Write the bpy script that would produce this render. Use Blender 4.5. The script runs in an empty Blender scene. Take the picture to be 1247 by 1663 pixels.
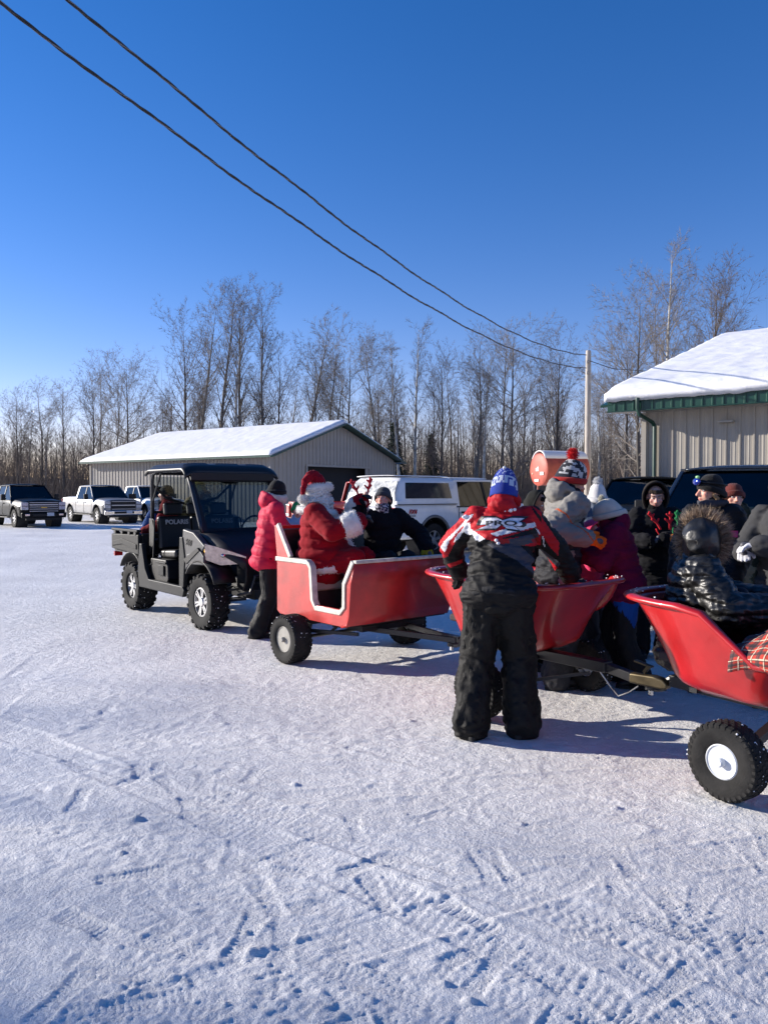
import bpy, bmesh, math, random
import numpy as np
from mathutils import Vector, Matrix, Quaternion
from mathutils.bvhtree import BVHTree
random.seed(7); RS = np.random.RandomState(7)
R = math.radians
S = bpy.context.scene
COL = S.collection

# ------------------------------------------------------------ camera, sky, sun
cam_d = bpy.data.cameras.new('camera'); cam = bpy.data.objects.new('camera', cam_d); COL.objects.link(cam)
cam.location = (0, 0, 1.6); cam.rotation_euler = (R(90 - 1.5), 0, 0)
cam_d.sensor_fit = 'VERTICAL'; cam_d.sensor_height = 24.0; cam_d.lens = 24.0 * 1249 / 1663
cam_d.clip_end = 3000; cam_d.clip_start = 0.05
S.camera = cam
SUN_EL = 17.5; SUN_DIR = Vector((-.95, .31, 0)).normalized()
w = bpy.data.worlds.new('World'); S.world = w; w.use_nodes = True
wn = w.node_tree; bg = wn.nodes['Background']
sky = wn.nodes.new('ShaderNodeTexSky'); sky.sky_type = 'NISHITA'; sky.sun_disc = False
sky.sun_elevation = R(SUN_EL); sky.sun_rotation = math.atan2(SUN_DIR.x, SUN_DIR.y)
sky.altitude = 400; sky.air_density = 1.0; sky.dust_density = 0.0; sky.ozone_density = 1.6
hs = wn.nodes.new('ShaderNodeHueSaturation'); hs.inputs['Saturation'].default_value = 1.42; hs.inputs['Value'].default_value = 1.0; mu = wn.nodes.new('ShaderNodeVectorMath'); mu.operation = 'MULTIPLY'; mu.inputs[1].default_value = (1.20, .92, 1.24)
wn.links.new(sky.outputs[0], hs.inputs['Color']); wn.links.new(hs.outputs[0], mu.inputs[0]); wn.links.new(mu.outputs[0], bg.inputs[0])
bg.inputs[1].default_value = 0.084
sl = bpy.data.lights.new('sun', 'SUN'); sl.energy = 5.0; sl.angle = R(.53); sl.color = (1, .93, .84)
so = bpy.data.objects.new('sun', sl); COL.objects.link(so)
tosun = Vector((SUN_DIR.x * math.cos(R(SUN_EL)), SUN_DIR.y * math.cos(R(SUN_EL)), math.sin(R(SUN_EL))))
so.rotation_euler = tosun.to_track_quat('Z', 'Y').to_euler(); so.location = tosun * 50
vs = S.view_settings; vs.view_transform = 'Standard'; vs.look = 'None'; vs.exposure = 0.79; vs.gamma = 1; vs.use_curve_mapping = False

# ------------------------------------------------------------ helpers
def V3(*a): return Vector(a)
def tag(o, label=None, cat=None, group=None, kind=None):
    if label: o['label'] = label
    if cat: o['category'] = cat
    if group: o['group'] = group
    if kind: o['kind'] = kind
    return o
def empty(name, loc=(0, 0, 0), fwd=None, parent=None, rz=None):
    """an Empty; fwd = world direction of its local +X"""
    o = bpy.data.objects.new(name, None); COL.objects.link(o); o.location = loc; o.empty_display_size = .2
    if fwd is not None: o.rotation_euler = (0, 0, math.atan2(fwd[1], fwd[0]))
    if rz is not None: o.rotation_euler = (0, 0, rz)
    if parent: o.parent = parent
    return o
def kids(o): return [c for c in bpy.data.objects if c.parent == o]
def copy_tree(o, parent=None, lst=None):
    c = o.copy(); COL.objects.link(c)
    if parent: c.parent = parent
    for ch in (o.children): copy_tree(ch, c)
    return c

MATS = {}
def mat(name, color=(.5, .5, .5), rough=.6, metal=0., noise=0., nscale=8., bump=0., bscale=60., color2=None, coat=0., sheen=0., spec=.5, attr=False, stretch=None, detail=4):
    if name in MATS: return MATS[name]
    m = bpy.data.materials.new(name); m.use_nodes = True; MATS[name] = m
    nt = m.node_tree; N = nt.nodes; L = nt.links; p = N['Principled BSDF']
    p.inputs['Roughness'].default_value = rough; p.inputs['Metallic'].default_value = metal
    p.inputs['Specular IOR Level'].default_value = spec
    p.inputs['Coat Weight'].default_value = coat; p.inputs['Coat Roughness'].default_value = .06
    if sheen: p.inputs['Sheen Weight'].default_value = sheen; p.inputs['Sheen Roughness'].default_value = .5
    tc = N.new('ShaderNodeTexCoord'); src = tc.outputs['Object']
    if stretch:
        mp = N.new('ShaderNodeMapping'); mp.inputs['Scale'].default_value = stretch; L.new(src, mp.inputs[0]); src = mp.outputs[0]
    nz = N.new('ShaderNodeTexNoise'); nz.inputs['Scale'].default_value = nscale; nz.inputs['Detail'].default_value = detail; L.new(src, nz.inputs['Vector'])
    c = (*color, 1)
    if attr:
        at = N.new('ShaderNodeAttribute'); at.attribute_name = 'Col'; cs = at.outputs['Color']
    else:
        rg = N.new('ShaderNodeRGB'); rg.outputs[0].default_value = c; cs = rg.outputs[0]
    mx = N.new('ShaderNodeMix'); mx.data_type = 'RGBA'
    rmp = N.new('ShaderNodeMapRange'); rmp.inputs['From Min'].default_value = .35; rmp.inputs['From Max'].default_value = .65
    L.new(nz.outputs['Fac'], rmp.inputs['Value'])
    if color2 is not None:
        mx.inputs['B'].default_value = (*color2, 1); L.new(cs, mx.inputs['A']); L.new(rmp.outputs[0], mx.inputs['Factor']); L.new(mx.outputs['Result'], p.inputs['Base Color'])
    else:
        k = N.new('ShaderNodeMapRange'); k.inputs['To Min'].default_value = 1 - (noise or .06); k.inputs['To Max'].default_value = 1 + (noise or .06) * .6
        L.new(rmp.outputs[0], k.inputs['Value'])
        vm = N.new('ShaderNodeVectorMath'); vm.operation = 'SCALE'; L.new(cs, vm.inputs[0]); L.new(k.outputs[0], vm.inputs['Scale']); L.new(vm.outputs[0], p.inputs['Base Color'])
    rr = N.new('ShaderNodeMapRange'); rr.inputs['To Min'].default_value = max(0, rough - .08); rr.inputs['To Max'].default_value = min(1, rough + .1)
    L.new(nz.outputs['Fac'], rr.inputs['Value']); L.new(rr.outputs[0], p.inputs['Roughness'])
    if bump:
        n2 = N.new('ShaderNodeTexNoise'); n2.inputs['Scale'].default_value = bscale; n2.inputs['Detail'].default_value = 3; L.new(src, n2.inputs['Vector'])
        b = N.new('ShaderNodeBump'); b.inputs['Strength'].default_value = bump; b.inputs['Distance'].default_value = .01
        L.new(n2.outputs['Fac'], b.inputs['Height']); L.new(b.outputs[0], p.inputs['Normal'])
    return m
def glass(name, tint=(.25, .28, .28), refl=.06):
    if name in MATS: return MATS[name]
    m = bpy.data.materials.new(name); m.use_nodes = True; MATS[name] = m
    nt = m.node_tree; N = nt.nodes; L = nt.links; N.remove(N['Principled BSDF'])
    tr = N.new('ShaderNodeBsdfTransparent'); tr.inputs[0].default_value = (*tint, 1)
    gl = N.new('ShaderNodeBsdfGlossy'); gl.inputs['Roughness'].default_value = .03
    fr = N.new('ShaderNodeFresnel'); fr.inputs[0].default_value = 1.45
    tc = N.new('ShaderNodeTexCoord'); nz = N.new('ShaderNodeTexNoise'); nz.inputs['Scale'].default_value = 2.0; L.new(tc.outputs['Object'], nz.inputs['Vector'])
    ad = N.new('ShaderNodeMath'); ad.operation = 'MULTIPLY_ADD'; L.new(nz.outputs['Fac'], ad.inputs[0]); ad.inputs[1].default_value = refl; L.new(fr.outputs[0], ad.inputs[2])
    mx = N.new('ShaderNodeMixShader'); L.new(ad.outputs[0], mx.inputs[0]); L.new(tr.outputs[0], mx.inputs[1]); L.new(gl.outputs[0], mx.inputs[2])
    L.new(mx.outputs[0], N['Material Output'].inputs[0])
    return m

def link(name, me, m=None, parent=None):
    o = bpy.data.objects.new(name, me); COL.objects.link(o)
    if m is not None and not me.materials: me.materials.append(m)
    if parent: o.parent = parent
    return o
def frame_z(d):
    d = Vector(d).normalized(); return d.to_track_quat('Z', 'Y').to_matrix()

class MB:
    def __init__(s): s.v = []; s.f = []
    def add(s, vs, fs):
        n = len(s.v); s.v += [tuple(a) for a in vs]; s.f += [tuple(i + n for i in f) for f in fs]; return s
    def box(s, c, d, rot=None):
        M = rot.to_3x3() if rot is not None else Matrix.Identity(3)
        vs = [Vector(c) + M @ Vector((x * d[0] / 2, y * d[1] / 2, z * d[2] / 2)) for x in (-1, 1) for y in (-1, 1) for z in (-1, 1)]
        return s.add(vs, [(0, 1, 3, 2), (4, 6, 7, 5), (0, 4, 5, 1), (2, 3, 7, 6), (0, 2, 6, 4), (1, 5, 7, 3)])
    def bar(s, a, b, w, h=None, up=(0, 0, 1)):
        a = Vector(a); b = Vector(b); h = h or w; d = b - a; z = d.normalized(); x = Vector(up).cross(z)
        if x.length < 1e-3: x = Vector((1, 0, 0)).cross(z)
        x.normalize(); y = z.cross(x)
        vs = [p + x * i * w / 2 + y * j * h / 2 for p in (a, b) for i, j in ((-1, -1), (1, -1), (1, 1), (-1, 1))]
        return s.add(vs, [(3, 2, 1, 0), (4, 5, 6, 7), (0, 1, 5, 4), (1, 2, 6, 5), (2, 3, 7, 6), (3, 0, 4, 7)])
    def prism(s, poly, a, b, plane='xz'):
        """poly of 2D points extruded along the third axis from a to b"""
        f = {'xz': lambda p, t: (p[0], t, p[1]), 'xy': lambda p, t: (p[0], p[1], t), 'yz': lambda p, t: (t, p[0], p[1])}[plane]
        n = len(poly); vs = [f(p, a) for p in poly] + [f(p, b) for p in poly]
        return s.add(vs, [tuple(range(n))[::-1], tuple(range(n, 2 * n))] + [(i, (i + 1) % n, n + (i + 1) % n, n + i) for i in range(n)])
    def tube(s, pts, r, n=8, cap=True, closed=False):
        pts = [Vector(p) for p in pts]; k = len(pts); rs = r if isinstance(r, (list, tuple)) else [r] * k
        base = len(s.v); prev = None
        for i, p in enumerate(pts):
            if closed: t = pts[(i + 1) % k] - pts[i - 1]
            else: t = pts[min(i + 1, k - 1)] - pts[max(i - 1, 0)]
            t.normalize()
            if prev is None:
                x = t.orthogonal().normalized()
            else:
                x = prev - t * prev.dot(t)
                x = x.normalized() if x.length > 1e-5 else t.orthogonal().normalized()
            prev = x; y = t.cross(x)
            for j in range(n):
                a = 2 * math.pi * j / n; s.v.append(tuple(p + (x * math.cos(a) + y * math.sin(a)) * rs[i]))
        for i in range(k if closed else k - 1):
            for j in range(n):
                a = base + i * n; b = base + ((i + 1) % k) * n
                s.f.append((a + j, a + (j + 1) % n, b + (j + 1) % n, b + j))
        if cap and not closed:
            s.f.append(tuple(base + j for j in range(n))[::-1]); s.f.append(tuple(base + (k - 1) * n + j for j in range(n)))
        return s
    def lathe(s, prof, c=(0, 0, 0), axis=(0, 0, 1), n=32, cap=True, closed=False):
        """prof: (radius, height) along axis"""
        M = frame_z(axis); c = Vector(c); base = len(s.v); k = len(prof)
        for r, h in prof:
            for j in range(n):
                a = 2 * math.pi * j / n; s.v.append(tuple(c + M @ Vector((r * math.cos(a), r * math.sin(a), h))))
        for i in range(k if closed else k - 1):
            a = base + i * n; b = base + ((i + 1) % k) * n
            for j in range(n): s.f.append((a + j, a + (j + 1) % n, b + (j + 1) % n, b + j))
        if cap and not closed:
            if prof[0][0] > 1e-6: s.f.append(tuple(base + j for j in range(n))[::-1])
            if prof[-1][0] > 1e-6: s.f.append(tuple(base + (k - 1) * n + j for j in range(n)))
        return s
    def cyl(s, a, b, r, n=16, r2=None):
        a = Vector(a); b = Vector(b); return s.lathe([(r, 0), (r if r2 is None else r2, (b - a).length)], a, b - a, n)
    def ell(s, c, r, n=14, m=9, M=None):
        M = M or Matrix.Identity(3); c = Vector(c); base = len(s.v)
        for i in range(1, m):
            th = math.pi * i / m
            for j in range(n):
                a = 2 * math.pi * j / n
                s.v.append(tuple(c + M @ Vector((r[0] * math.sin(th) * math.cos(a), r[1] * math.sin(th) * math.sin(a), r[2] * math.cos(th)))))
        s.v.append(tuple(c + M @ Vector((0, 0, r[2])))); s.v.append(tuple(c + M @ Vector((0, 0, -r[2])))); T = len(s.v) - 2
        for i in range(m - 2):
            for j in range(n):
                a = base + i * n; s.f.append((a + j, a + n + j, a + n + (j + 1) % n, a + (j + 1) % n))
        for j in range(n):
            s.f.append((T, base + j, base + (j + 1) % n)); a = base + (m - 2) * n; s.f.append((T + 1, a + (j + 1) % n, a + j))
        return s
    def cap(s, a, b, ra, rb=None, n=12):
        """tapered capsule"""
        rb = ra if rb is None else rb; a = Vector(a); b = Vector(b); d = b - a; L = max(d.length, 1e-4)
        pr = [(1e-5, -ra)] + [(ra * math.sin(t), -ra * math.cos(t)) for t in (.5, 1.0, 1.4)] + [(rb * math.sin(t), L - rb * math.cos(t)) for t in (1.75, 2.15, 2.65)] + [(1e-5, L + rb)]
        return s.lathe(pr, a, d, n, cap=False)
    def gridf(s, fn, nu, nv, cu=False, cv=False):
        base = len(s.v)
        for i in range(nu + (0 if cu else 1)):
            for j in range(nv + (0 if cv else 1)): s.v.append(tuple(fn(i / nu, j / nv)))
        A = nu if cu else nu + 1; B = nv if cv else nv + 1
        for i in range(nu):
            for j in range(nv):
                s.f.append((base + i * B + j, base + ((i + 1) % A) * B + j, base + ((i + 1) % A) * B + (j + 1) % B, base + i * B + (j + 1) % B))
        return s
    def mesh(s, name, smooth=None):
        me = bpy.data.meshes.new(name); me.from_pydata(s.v, [], s.f); me.update()
        if smooth is not None:
            me.polygons.foreach_set('use_smooth', [True] * len(me.polygons))
            if smooth < 180: me.set_sharp_from_angle(angle=R(smooth))
        return me
    def build(s, name, m, parent=None, smooth=35, bevel=0, seg=2, solid=0, sub=0, fix=True):
        if solid and len(s.f) <= 2: smooth = None
        me = s.mesh(name, None if bevel and not smooth else smooth)
        if fix:
            bm = bmesh.new(); bm.from_mesh(me); bmesh.ops.recalc_face_normals(bm, faces=bm.faces); bm.to_mesh(me); bm.free()
            if smooth is not None and smooth < 180: me.set_sharp_from_angle(angle=R(smooth))
        o = link(name, me, m, parent)
        if solid: md = o.modifiers.new('s', 'SOLIDIFY'); md.thickness = solid; md.offset = 0
        if bevel: md = o.modifiers.new('b', 'BEVEL'); md.width = bevel; md.segments = seg; md.limit_method = 'ANGLE'; md.angle_limit = R(35); md.harden_normals = bool(smooth)
        if sub: md = o.modifiers.new('u', 'SUBSURF'); md.levels = md.render_levels = sub
        return o
def baked(o):
    """replace a mesh object's data by its evaluated mesh, modifiers applied"""
    bpy.context.view_layer.update(); dg = bpy.context.evaluated_depsgraph_get()
    me = bpy.data.meshes.new_from_object(o.evaluated_get(dg)); o.modifiers.clear(); o.data = me; return o

# numpy Perlin noise
PERM = RS.permutation(4096).astype(np.int64)
GR = RS.randn(4096, 3); GR /= np.linalg.norm(GR, axis=1, keepdims=True)
def pn(x, y, z=None):
    z = np.zeros_like(x) if z is None else z
    xi = np.floor(x).astype(np.int64); yi = np.floor(y).astype(np.int64); zi = np.floor(z).astype(np.int64)
    xf = x - xi; yf = y - yi; zf = z - zi
    f = lambda t: t * t * t * (t * (t * 6 - 15) + 10)
    u, v, w_ = f(xf), f(yf), f(zf); r = 0
    for a in (0, 1):
        for b in (0, 1):
            for c in (0, 1):
                h = PERM[(PERM[(PERM[(xi + a) & 4095] + yi + b) & 4095] + zi + c) & 4095]; g = GR[h]
                d = g[:, 0] * (xf - a) + g[:, 1] * (yf - b) + g[:, 2] * (zf - c)
                r = r + d * (u if a else 1 - u) * (v if b else 1 - v) * (w_ if c else 1 - w_)
    return r * 1.6
def co_of(me):
    a = np.empty(len(me.vertices) * 3); me.vertices.foreach_get('co', a); return a.reshape(-1, 3)
def no_of(me):
    a = np.empty(len(me.vertices) * 3); me.vertices.foreach_get('normal', a); return a.reshape(-1, 3)
def set_co(me, c): me.vertices.foreach_set('co', c.ravel()); me.update()
def paint(me, fn):
    """per-face colours (print and dye of the cloth) from a function of the face centres"""
    n = len(me.polygons); c = np.empty(n * 3); me.polygons.foreach_get('center', c); c = c.reshape(-1, 3)
    nn = np.empty(n * 3); me.polygons.foreach_get('normal', nn)
    col = fn(c, nn.reshape(-1, 3)); at = me.color_attributes.new('Col', 'FLOAT_COLOR', 'CORNER')
    lt = np.empty(n, np.int32); me.polygons.foreach_get('loop_total', lt)
    out = np.ones((len(me.loops), 4)); out[:, :3] = np.repeat(col, lt, axis=0); at.data.foreach_set('color', out.ravel())
def text_mesh(body, size, depth=.002, shear=0., bold=0.):
    cu = bpy.data.curves.new('t', 'FONT'); cu.body = body; cu.size = size; cu.extrude = depth; cu.align_x = 'CENTER'; cu.align_y = 'CENTER'; cu.shear = shear; cu.offset = bold; cu.resolution_u = 3
    o = bpy.data.objects.new('t', cu); COL.objects.link(o); bpy.context.view_layer.update()
    me = bpy.data.meshes.new_from_object(o.evaluated_get(bpy.context.evaluated_depsgraph_get()))
    bpy.data.objects.remove(o); me.materials.clear(); return me
def text(name, body, size, loc, x, up, m, parent, **k):
    o = link(name, text_mesh(body, size, **k), m, parent); x = Vector(x).normalized(); up = Vector(up).normalized(); up = (up - x * up.dot(x)).normalized()
    M = Matrix((x, up, x.cross(up))).transposed().to_4x4(); M.translation = loc; o.matrix_local = M; return o
def fur(name, pts, nrm, n, length, width, m, parent, jitter=.5, comb=(0, 0, 0), seed=1):
    """n separate hairs as thin blades rooted on a surface, one joined part"""
    rs = np.random.RandomState(seed); i = rs.randint(0, len(pts), n); p = pts[i] + rs.randn(n, 3) * .004; d = nrm[i] + rs.randn(n, 3) * jitter + np.array(comb)
    d /= np.linalg.norm(d, axis=1, keepdims=True); L = length * rs.uniform(.5, 1.2, (n, 1)); s = np.cross(d, rs.randn(n, 3)); s /= np.linalg.norm(s, axis=1, keepdims=True); s *= width / 2
    mid = p + d * L * .55; dd = d + rs.randn(n, 3) * .35; dd /= np.linalg.norm(dd, axis=1, keepdims=True); tip = mid + dd * L * .5
    v = np.stack([p - s, p + s, mid + s * .7, mid - s * .7, tip], 1).reshape(-1, 3); b = np.arange(n) * 5
    f = [(a, a + 1, a + 2, a + 3) for a in b] + [(a + 3, a + 2, a + 4) for a in b]
    me = bpy.data.meshes.new(name); me.from_pydata(v.tolist(), [], f); me.update(); o = link(name, me, m, parent); o['kind'] = 'stuff'; return o

# ------------------------------------------------------------ snow ground
def snow_mat(name, rough=.55, bump=.6, near=True):
    m = bpy.data.materials.new(name); m.use_nodes = True; nt = m.node_tree; N = nt.nodes; L = nt.links; p = N['Principled BSDF']
    tc = N.new('ShaderNodeTexCoord')
    def nz(sc, det, rg=.6):
        n = N.new('ShaderNodeTexNoise'); n.inputs['Scale'].default_value = sc; n.inputs['Detail'].default_value = det; n.inputs['Roughness'].default_value = rg; L.new(tc.outputs['Object'], n.inputs['Vector']); return n
    a = nz(.55, 5); b = nz(11., 7, .74); c = nz(60., 4)
    cr = N.new('ShaderNodeValToRGB'); e = cr.color_ramp.elements
    if near: e[0].color = (.66, .64, .62, 1); e[1].color = (.85, .83, .80, 1)
    else: e[0].color = (.80, .79, .78, 1); e[1].color = (.88, .88, .88, 1)
    e[0].position = .36; e[1].position = .62
    mm = N.new('ShaderNodeMath'); mm.operation = 'MULTIPLY_ADD'; mm.inputs[1].default_value = .45; L.new(b.outputs['Fac'], mm.inputs[0])
    m2 = N.new('ShaderNodeMath'); m2.operation = 'MULTIPLY'; m2.inputs[1].default_value = .55; L.new(a.outputs['Fac'], m2.inputs[0]); L.new(m2.outputs[0], mm.inputs[2])
    L.new(mm.outputs[0], cr.inputs[0]); L.new(cr.outputs[0], p.inputs['Base Color'])
    p.inputs['Roughness'].default_value = rough; p.inputs['Specular IOR Level'].default_value = .35
    b1 = N.new('ShaderNodeBump'); b1.inputs['Strength'].default_value = bump; b1.inputs['Distance'].default_value = .055; L.new(b.outputs['Fac'], b1.inputs['Height'])
    if not near: b1.inputs['Distance'].default_value = .03
    b2 = N.new('ShaderNodeBump'); b2.inputs['Strength'].default_value = bump; b2.inputs['Distance'].default_value = .010; L.new(c.outputs['Fac'], b2.inputs['Height']); L.new(b1.outputs[0], b2.inputs['Normal'])
    L.new(b2.outputs[0], p.inputs['Normal']); return m
M_snow = snow_mat('packed_snow'); M_roof_snow = snow_mat('roof_snow', .6, .35, False)

CELL = .0036; Y0, Y1 = 1.7, 48.0
NR = int(math.log(Y1 / Y0) / CELL); NC = int(1.7 / CELL)
rows = Y0 * np.exp(np.linspace(0, math.log(Y1 / Y0), NR)); colt = np.linspace(-.85, .85, NC)
GX = (rows[:, None] * colt[None, :] + 0).ravel(); GY = np.repeat(rows, NC)
cellsize = GY * CELL
def octv(wl, amp, ox=0., st=(1, 1), ang=0.):
    """one noise layer of wavelength wl, faded out where the sheet is too coarse for it"""
    k = np.clip((wl / cellsize - 2.2) / 2.2, 0, 1); ca, sa = math.cos(ang), math.sin(ang); sel = k > 0; out = np.zeros_like(GX)
    x = GX[sel]; y = GY[sel]; u = (x * ca + y * sa) * st[0]; v = (-x * sa + y * ca) * st[1]
    out[sel] = pn(u / wl + ox, v / wl + 3.7 + ox) * amp * k[sel]; return out
H = octv(3.1, .016, 5) + octv(1.1, .008, 9) + octv(.45, .005, 2)
rough_mask = np.clip(.62 + 1.1 * octv(1.3, 1, 31) + .8 * octv(.5, 1, 17) + .5 * octv(.22, 1, 77), .30, 1.25)
c1 = octv(.10, 1, 11, (1, 1.6), .3); c2 = octv(.042, 1, 23, (1, 1.8), .5); c3 = octv(.026, 1, 41, (1, 1.5), -.4); c4 = np.abs(octv(.033, 1, 91, (1, 1.7), 1.1))
H += .8 * rough_mask * (.005 * (np.abs(octv(.13, 1, 51)) * 2 - .6) + .0042 * c1 + .0066 * c2 + .0078 * c3 - .0085 * (c4 - .25) + .004 * np.clip(c3 - .2, 0, 1) * 2)
H += .0035 * octv(.16, 1, 63, (1, 3.2), -.35)
def track(pts, width, kind, amp, seed, per=.045):
    """press a tyre track along a polyline into the sheet"""
    global H
    pts = np.array(pts, float); acc = 0
    for a, b in zip(pts[:-1], pts[1:]):
        d = b - a; Ls = np.hypot(*d); t = d / Ls; nn = np.array((-t[1], t[0]))
        rx = GX - a[0]; ry = GY - a[1]; s = rx * t[0] + ry * t[1]; q = rx * nn[0] + ry * nn[1]
        sel = (s > 0) & (s < Ls) & (np.abs(q) < width * .75) & (cellsize < per * .45)
        if sel.any():
            ss = s[sel] + acc; qq = q[sel]; wob = .02 * np.sin(ss * 1.3 + seed); qq = qq - wob
            edge = np.clip((width / 2 - np.abs(qq)) / .025, 0, 1)
            m_ = np.clip(.55 + 1.5 * pn(ss / .7 + seed, qq / .2 + seed, ss * 0 + seed * 1.3), 0, 1)
            if kind == 'lug': pat = np.sin(2 * np.pi * (ss / per + np.abs(qq) / per * .55 + .35 * np.sin(qq * 60)))
            elif kind == 'block': pat = np.sin(2 * np.pi * (ss / per + .25 * np.floor(qq / .045))) * np.clip(np.abs(np.sin(np.pi * qq / .045)) * 2.2, 0, 1)
            else: pat = np.sin(2 * np.pi * qq / .035) * .8 + .4 * np.sin(2 * np.pi * (ss / per))
            pat = np.clip(pat * 2.2, -1, 1)
            H[sel] = H[sel] * (1 - .4 * edge * m_) + edge * m_ * (amp * .28 * pat - .004)
            H[sel] += .005 * m_ * np.exp(-((np.abs(qq) - width / 2) / .018) ** 2)
        acc += Ls
TR_AMP = .62
track([(3.2, .8), (1.1, 2.55), (-.4, 3.7), (-2.4, 5.0), (-6, 7.2), (-12, 11)], .27, 'lug', .0075, 1, .05)
track([(2.0, .9), (.35, 2.7), (-1.1, 4.0), (-3.2, 5.6), (-7, 8.2), (-13, 12)], .25, 'block', .0055, 2, .042)
track([(-4.2, 1.9), (-2.6, 4.0), (-3.3, 7.5), (-6.5, 14), (-13, 26)], .34, 'rib', .0045, 3, .06)
track([(-5.4, 2.2), (-3.7, 4.6), (-4.4, 8.0), (-7.6, 14), (-14, 26)], .34, 'rib', .0045, 4, .06)
track([(3.9, 1.4), (2.2, 3.1), (.5, 4.3), (-1.6, 5.9), (-4.5, 8.0)], .22, 'lug', .006, 5, .038)
track([(-2.2, 1.2), (-.6, 2.4), (.8, 3.2), (2.4, 3.6), (4, 3.7)], .24, 'block', .005, 6, .04)
track([(-3.5, 3.2), (-1, 3.9), (1.2, 4.3), (3.4, 4.2)], .20, 'lug', .005, 8, .036)
frs = np.random.RandomState(5)
for i in range(330):
    fy = 1.9 + 6.2 * frs.rand() ** 1.5; fx = frs.uniform(-.55, .62) * fy + .1 * fy; a = frs.rand() * 6.28
    if frs.rand() < .6: a = frs.choice([.3, 2.6, 1.4]) + frs.randn() * .35
    sel = np.nonzero((np.abs(GX - fx) < .2) & (np.abs(GY - fy) < .2))[0]
    if not len(sel): continue
    rx = GX[sel] - fx; ry = GY[sel] - fy; u = rx * math.cos(a) + ry * math.sin(a); v = -rx * math.sin(a) + ry * math.cos(a)
    hw = .048 - .010 * np.cos((u + .03) / .15 * 2.6); e = 1 - (np.abs(v) / hw) ** 4 - (u / .15) ** 6; e = np.clip(e * 2, 0, 1)
    typ = frs.randint(3); per = .022 + .01 * frs.rand()
    if typ == 0: pat = np.sin(2 * np.pi * (u / per + np.abs(v) / per * .6))
    elif typ == 1: pat = np.sin(2 * np.pi * u / per) * np.cos(2 * np.pi * v / .03)
    else: pat = np.sin(2 * np.pi * u / per)
    k = frs.uniform(.35, 1) * np.clip(.028 / cellsize[sel] * .6, 0, 1)
    H[sel] = H[sel] * (1 - .5 * e) + e * k * (.0024 * np.clip(pat * 2, -1, 1) - .0025)
    H[sel] += .004 * k * np.exp(-((np.abs(v) - hw) / .01) ** 2) * (np.abs(u) < .15)
for i in range(170):   # loose crumbs and clods
    fy = 1.9 + 7 * frs.rand() ** 1.3; fx = frs.uniform(-.6, .6) * fy; r = .008 + .022 * frs.rand() ** 4
    sel = np.nonzero((np.abs(GX - fx) < r * 1.6) & (np.abs(GY - fy) < r * 1.6))[0]
    if len(sel): d = np.hypot(GX[sel] - fx, (GY[sel] - fy) * 1.3) / r; H[sel] += r * .55 * np.clip(1 - d * d, 0, 1)
edge = np.clip(np.minimum((.85 - np.abs(GX / GY)) / .04, np.minimum((Y1 - GY) / 5, (GY - Y0) / .12)), 0, 1)
H = H * edge - .07 * (1 - edge)
gm = bpy.data.meshes.new('snow_ground'); idx = np.arange(NR * NC).reshape(NR, NC)
fa = np.stack([idx[:-1, :-1], idx[:-1, 1:], idx[1:, 1:], idx[1:, :-1]], -1).reshape(-1, 4)
gm.vertices.add(NR * NC); gm.vertices.foreach_set('co', np.stack([GX, GY, H], 1).ravel()); gm.loops.add(fa.size); gm.loops.foreach_set('vertex_index', fa.ravel().astype(np.int32))
gm.polygons.add(len(fa)); gm.polygons.foreach_set('loop_start', np.arange(0, fa.size, 4, dtype=np.int32)); gm.polygons.foreach_set('loop_total', np.full(len(fa), 4, np.int32)); gm.update(); gm.validate()
gm.polygons.foreach_set('use_smooth', [True] * len(gm.polygons))
tag(link('snow_ground', gm, M_snow), kind='structure')
MB().gridf(lambda u, v: ((u - .5) * 1800, -300 + v * 1500, -.035), 30, 30).build('ground', M_snow).__setitem__('kind', 'structure')
del GX, GY

# ------------------------------------------------------------ metal-clad buildings
M_tan = mat('tan_siding', (.34, .31, .26), .45, noise=.08, nscale=1.5, metal=.0, coat=.0)
M_tan2 = mat('grey_tan_siding', (.30, .275, .24), .45, noise=.08, nscale=1.5)
M_green = mat('green_trim', (.006, .040, .027), .35, noise=.1)
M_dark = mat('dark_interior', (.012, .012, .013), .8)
M_fasc = mat('fascia_metal', (.008, .052, .034), .35, noise=.08)
def rib_profile(nr, pitch, minor=True):
    """cross-section of one ribbed steel sheet: (x, proud)"""
    p = [(0, 0)]
    for i in range(nr):
        x = i * pitch + .02
        p += [(x, 0), (x + .012, .032), (x + .044, .032), (x + .056, 0)]
        if minor:
            for k in (1, 2):
                xm = x + .056 + (pitch - .056) * k / 3; p += [(xm - .018, 0), (xm - .010, .005), (xm + .010, .005), (xm + .018, 0)]
    p.append((nr * pitch, 0)); return p
def panel_mesh(w, h, hr, pitch=.3048, minor=True):
    """a ribbed sheet w wide; top edge from h (left) to hr (right), facing -Y"""
    pr = [q for q in rib_profile(3, pitch, minor) if q[0] < w - 1e-4]; pr.append((w, 0)); mb = MB(); n = len(pr)
    for x, d in pr: mb.v += [(x, -d, 0), (x, -d, h + (hr - h) * x / w)]
    mb.f = [(2 * i, 2 * i + 2, 2 * i + 3, 2 * i + 1) for i in range(n - 1)]
    return mb.mesh('wall_panel')
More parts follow.
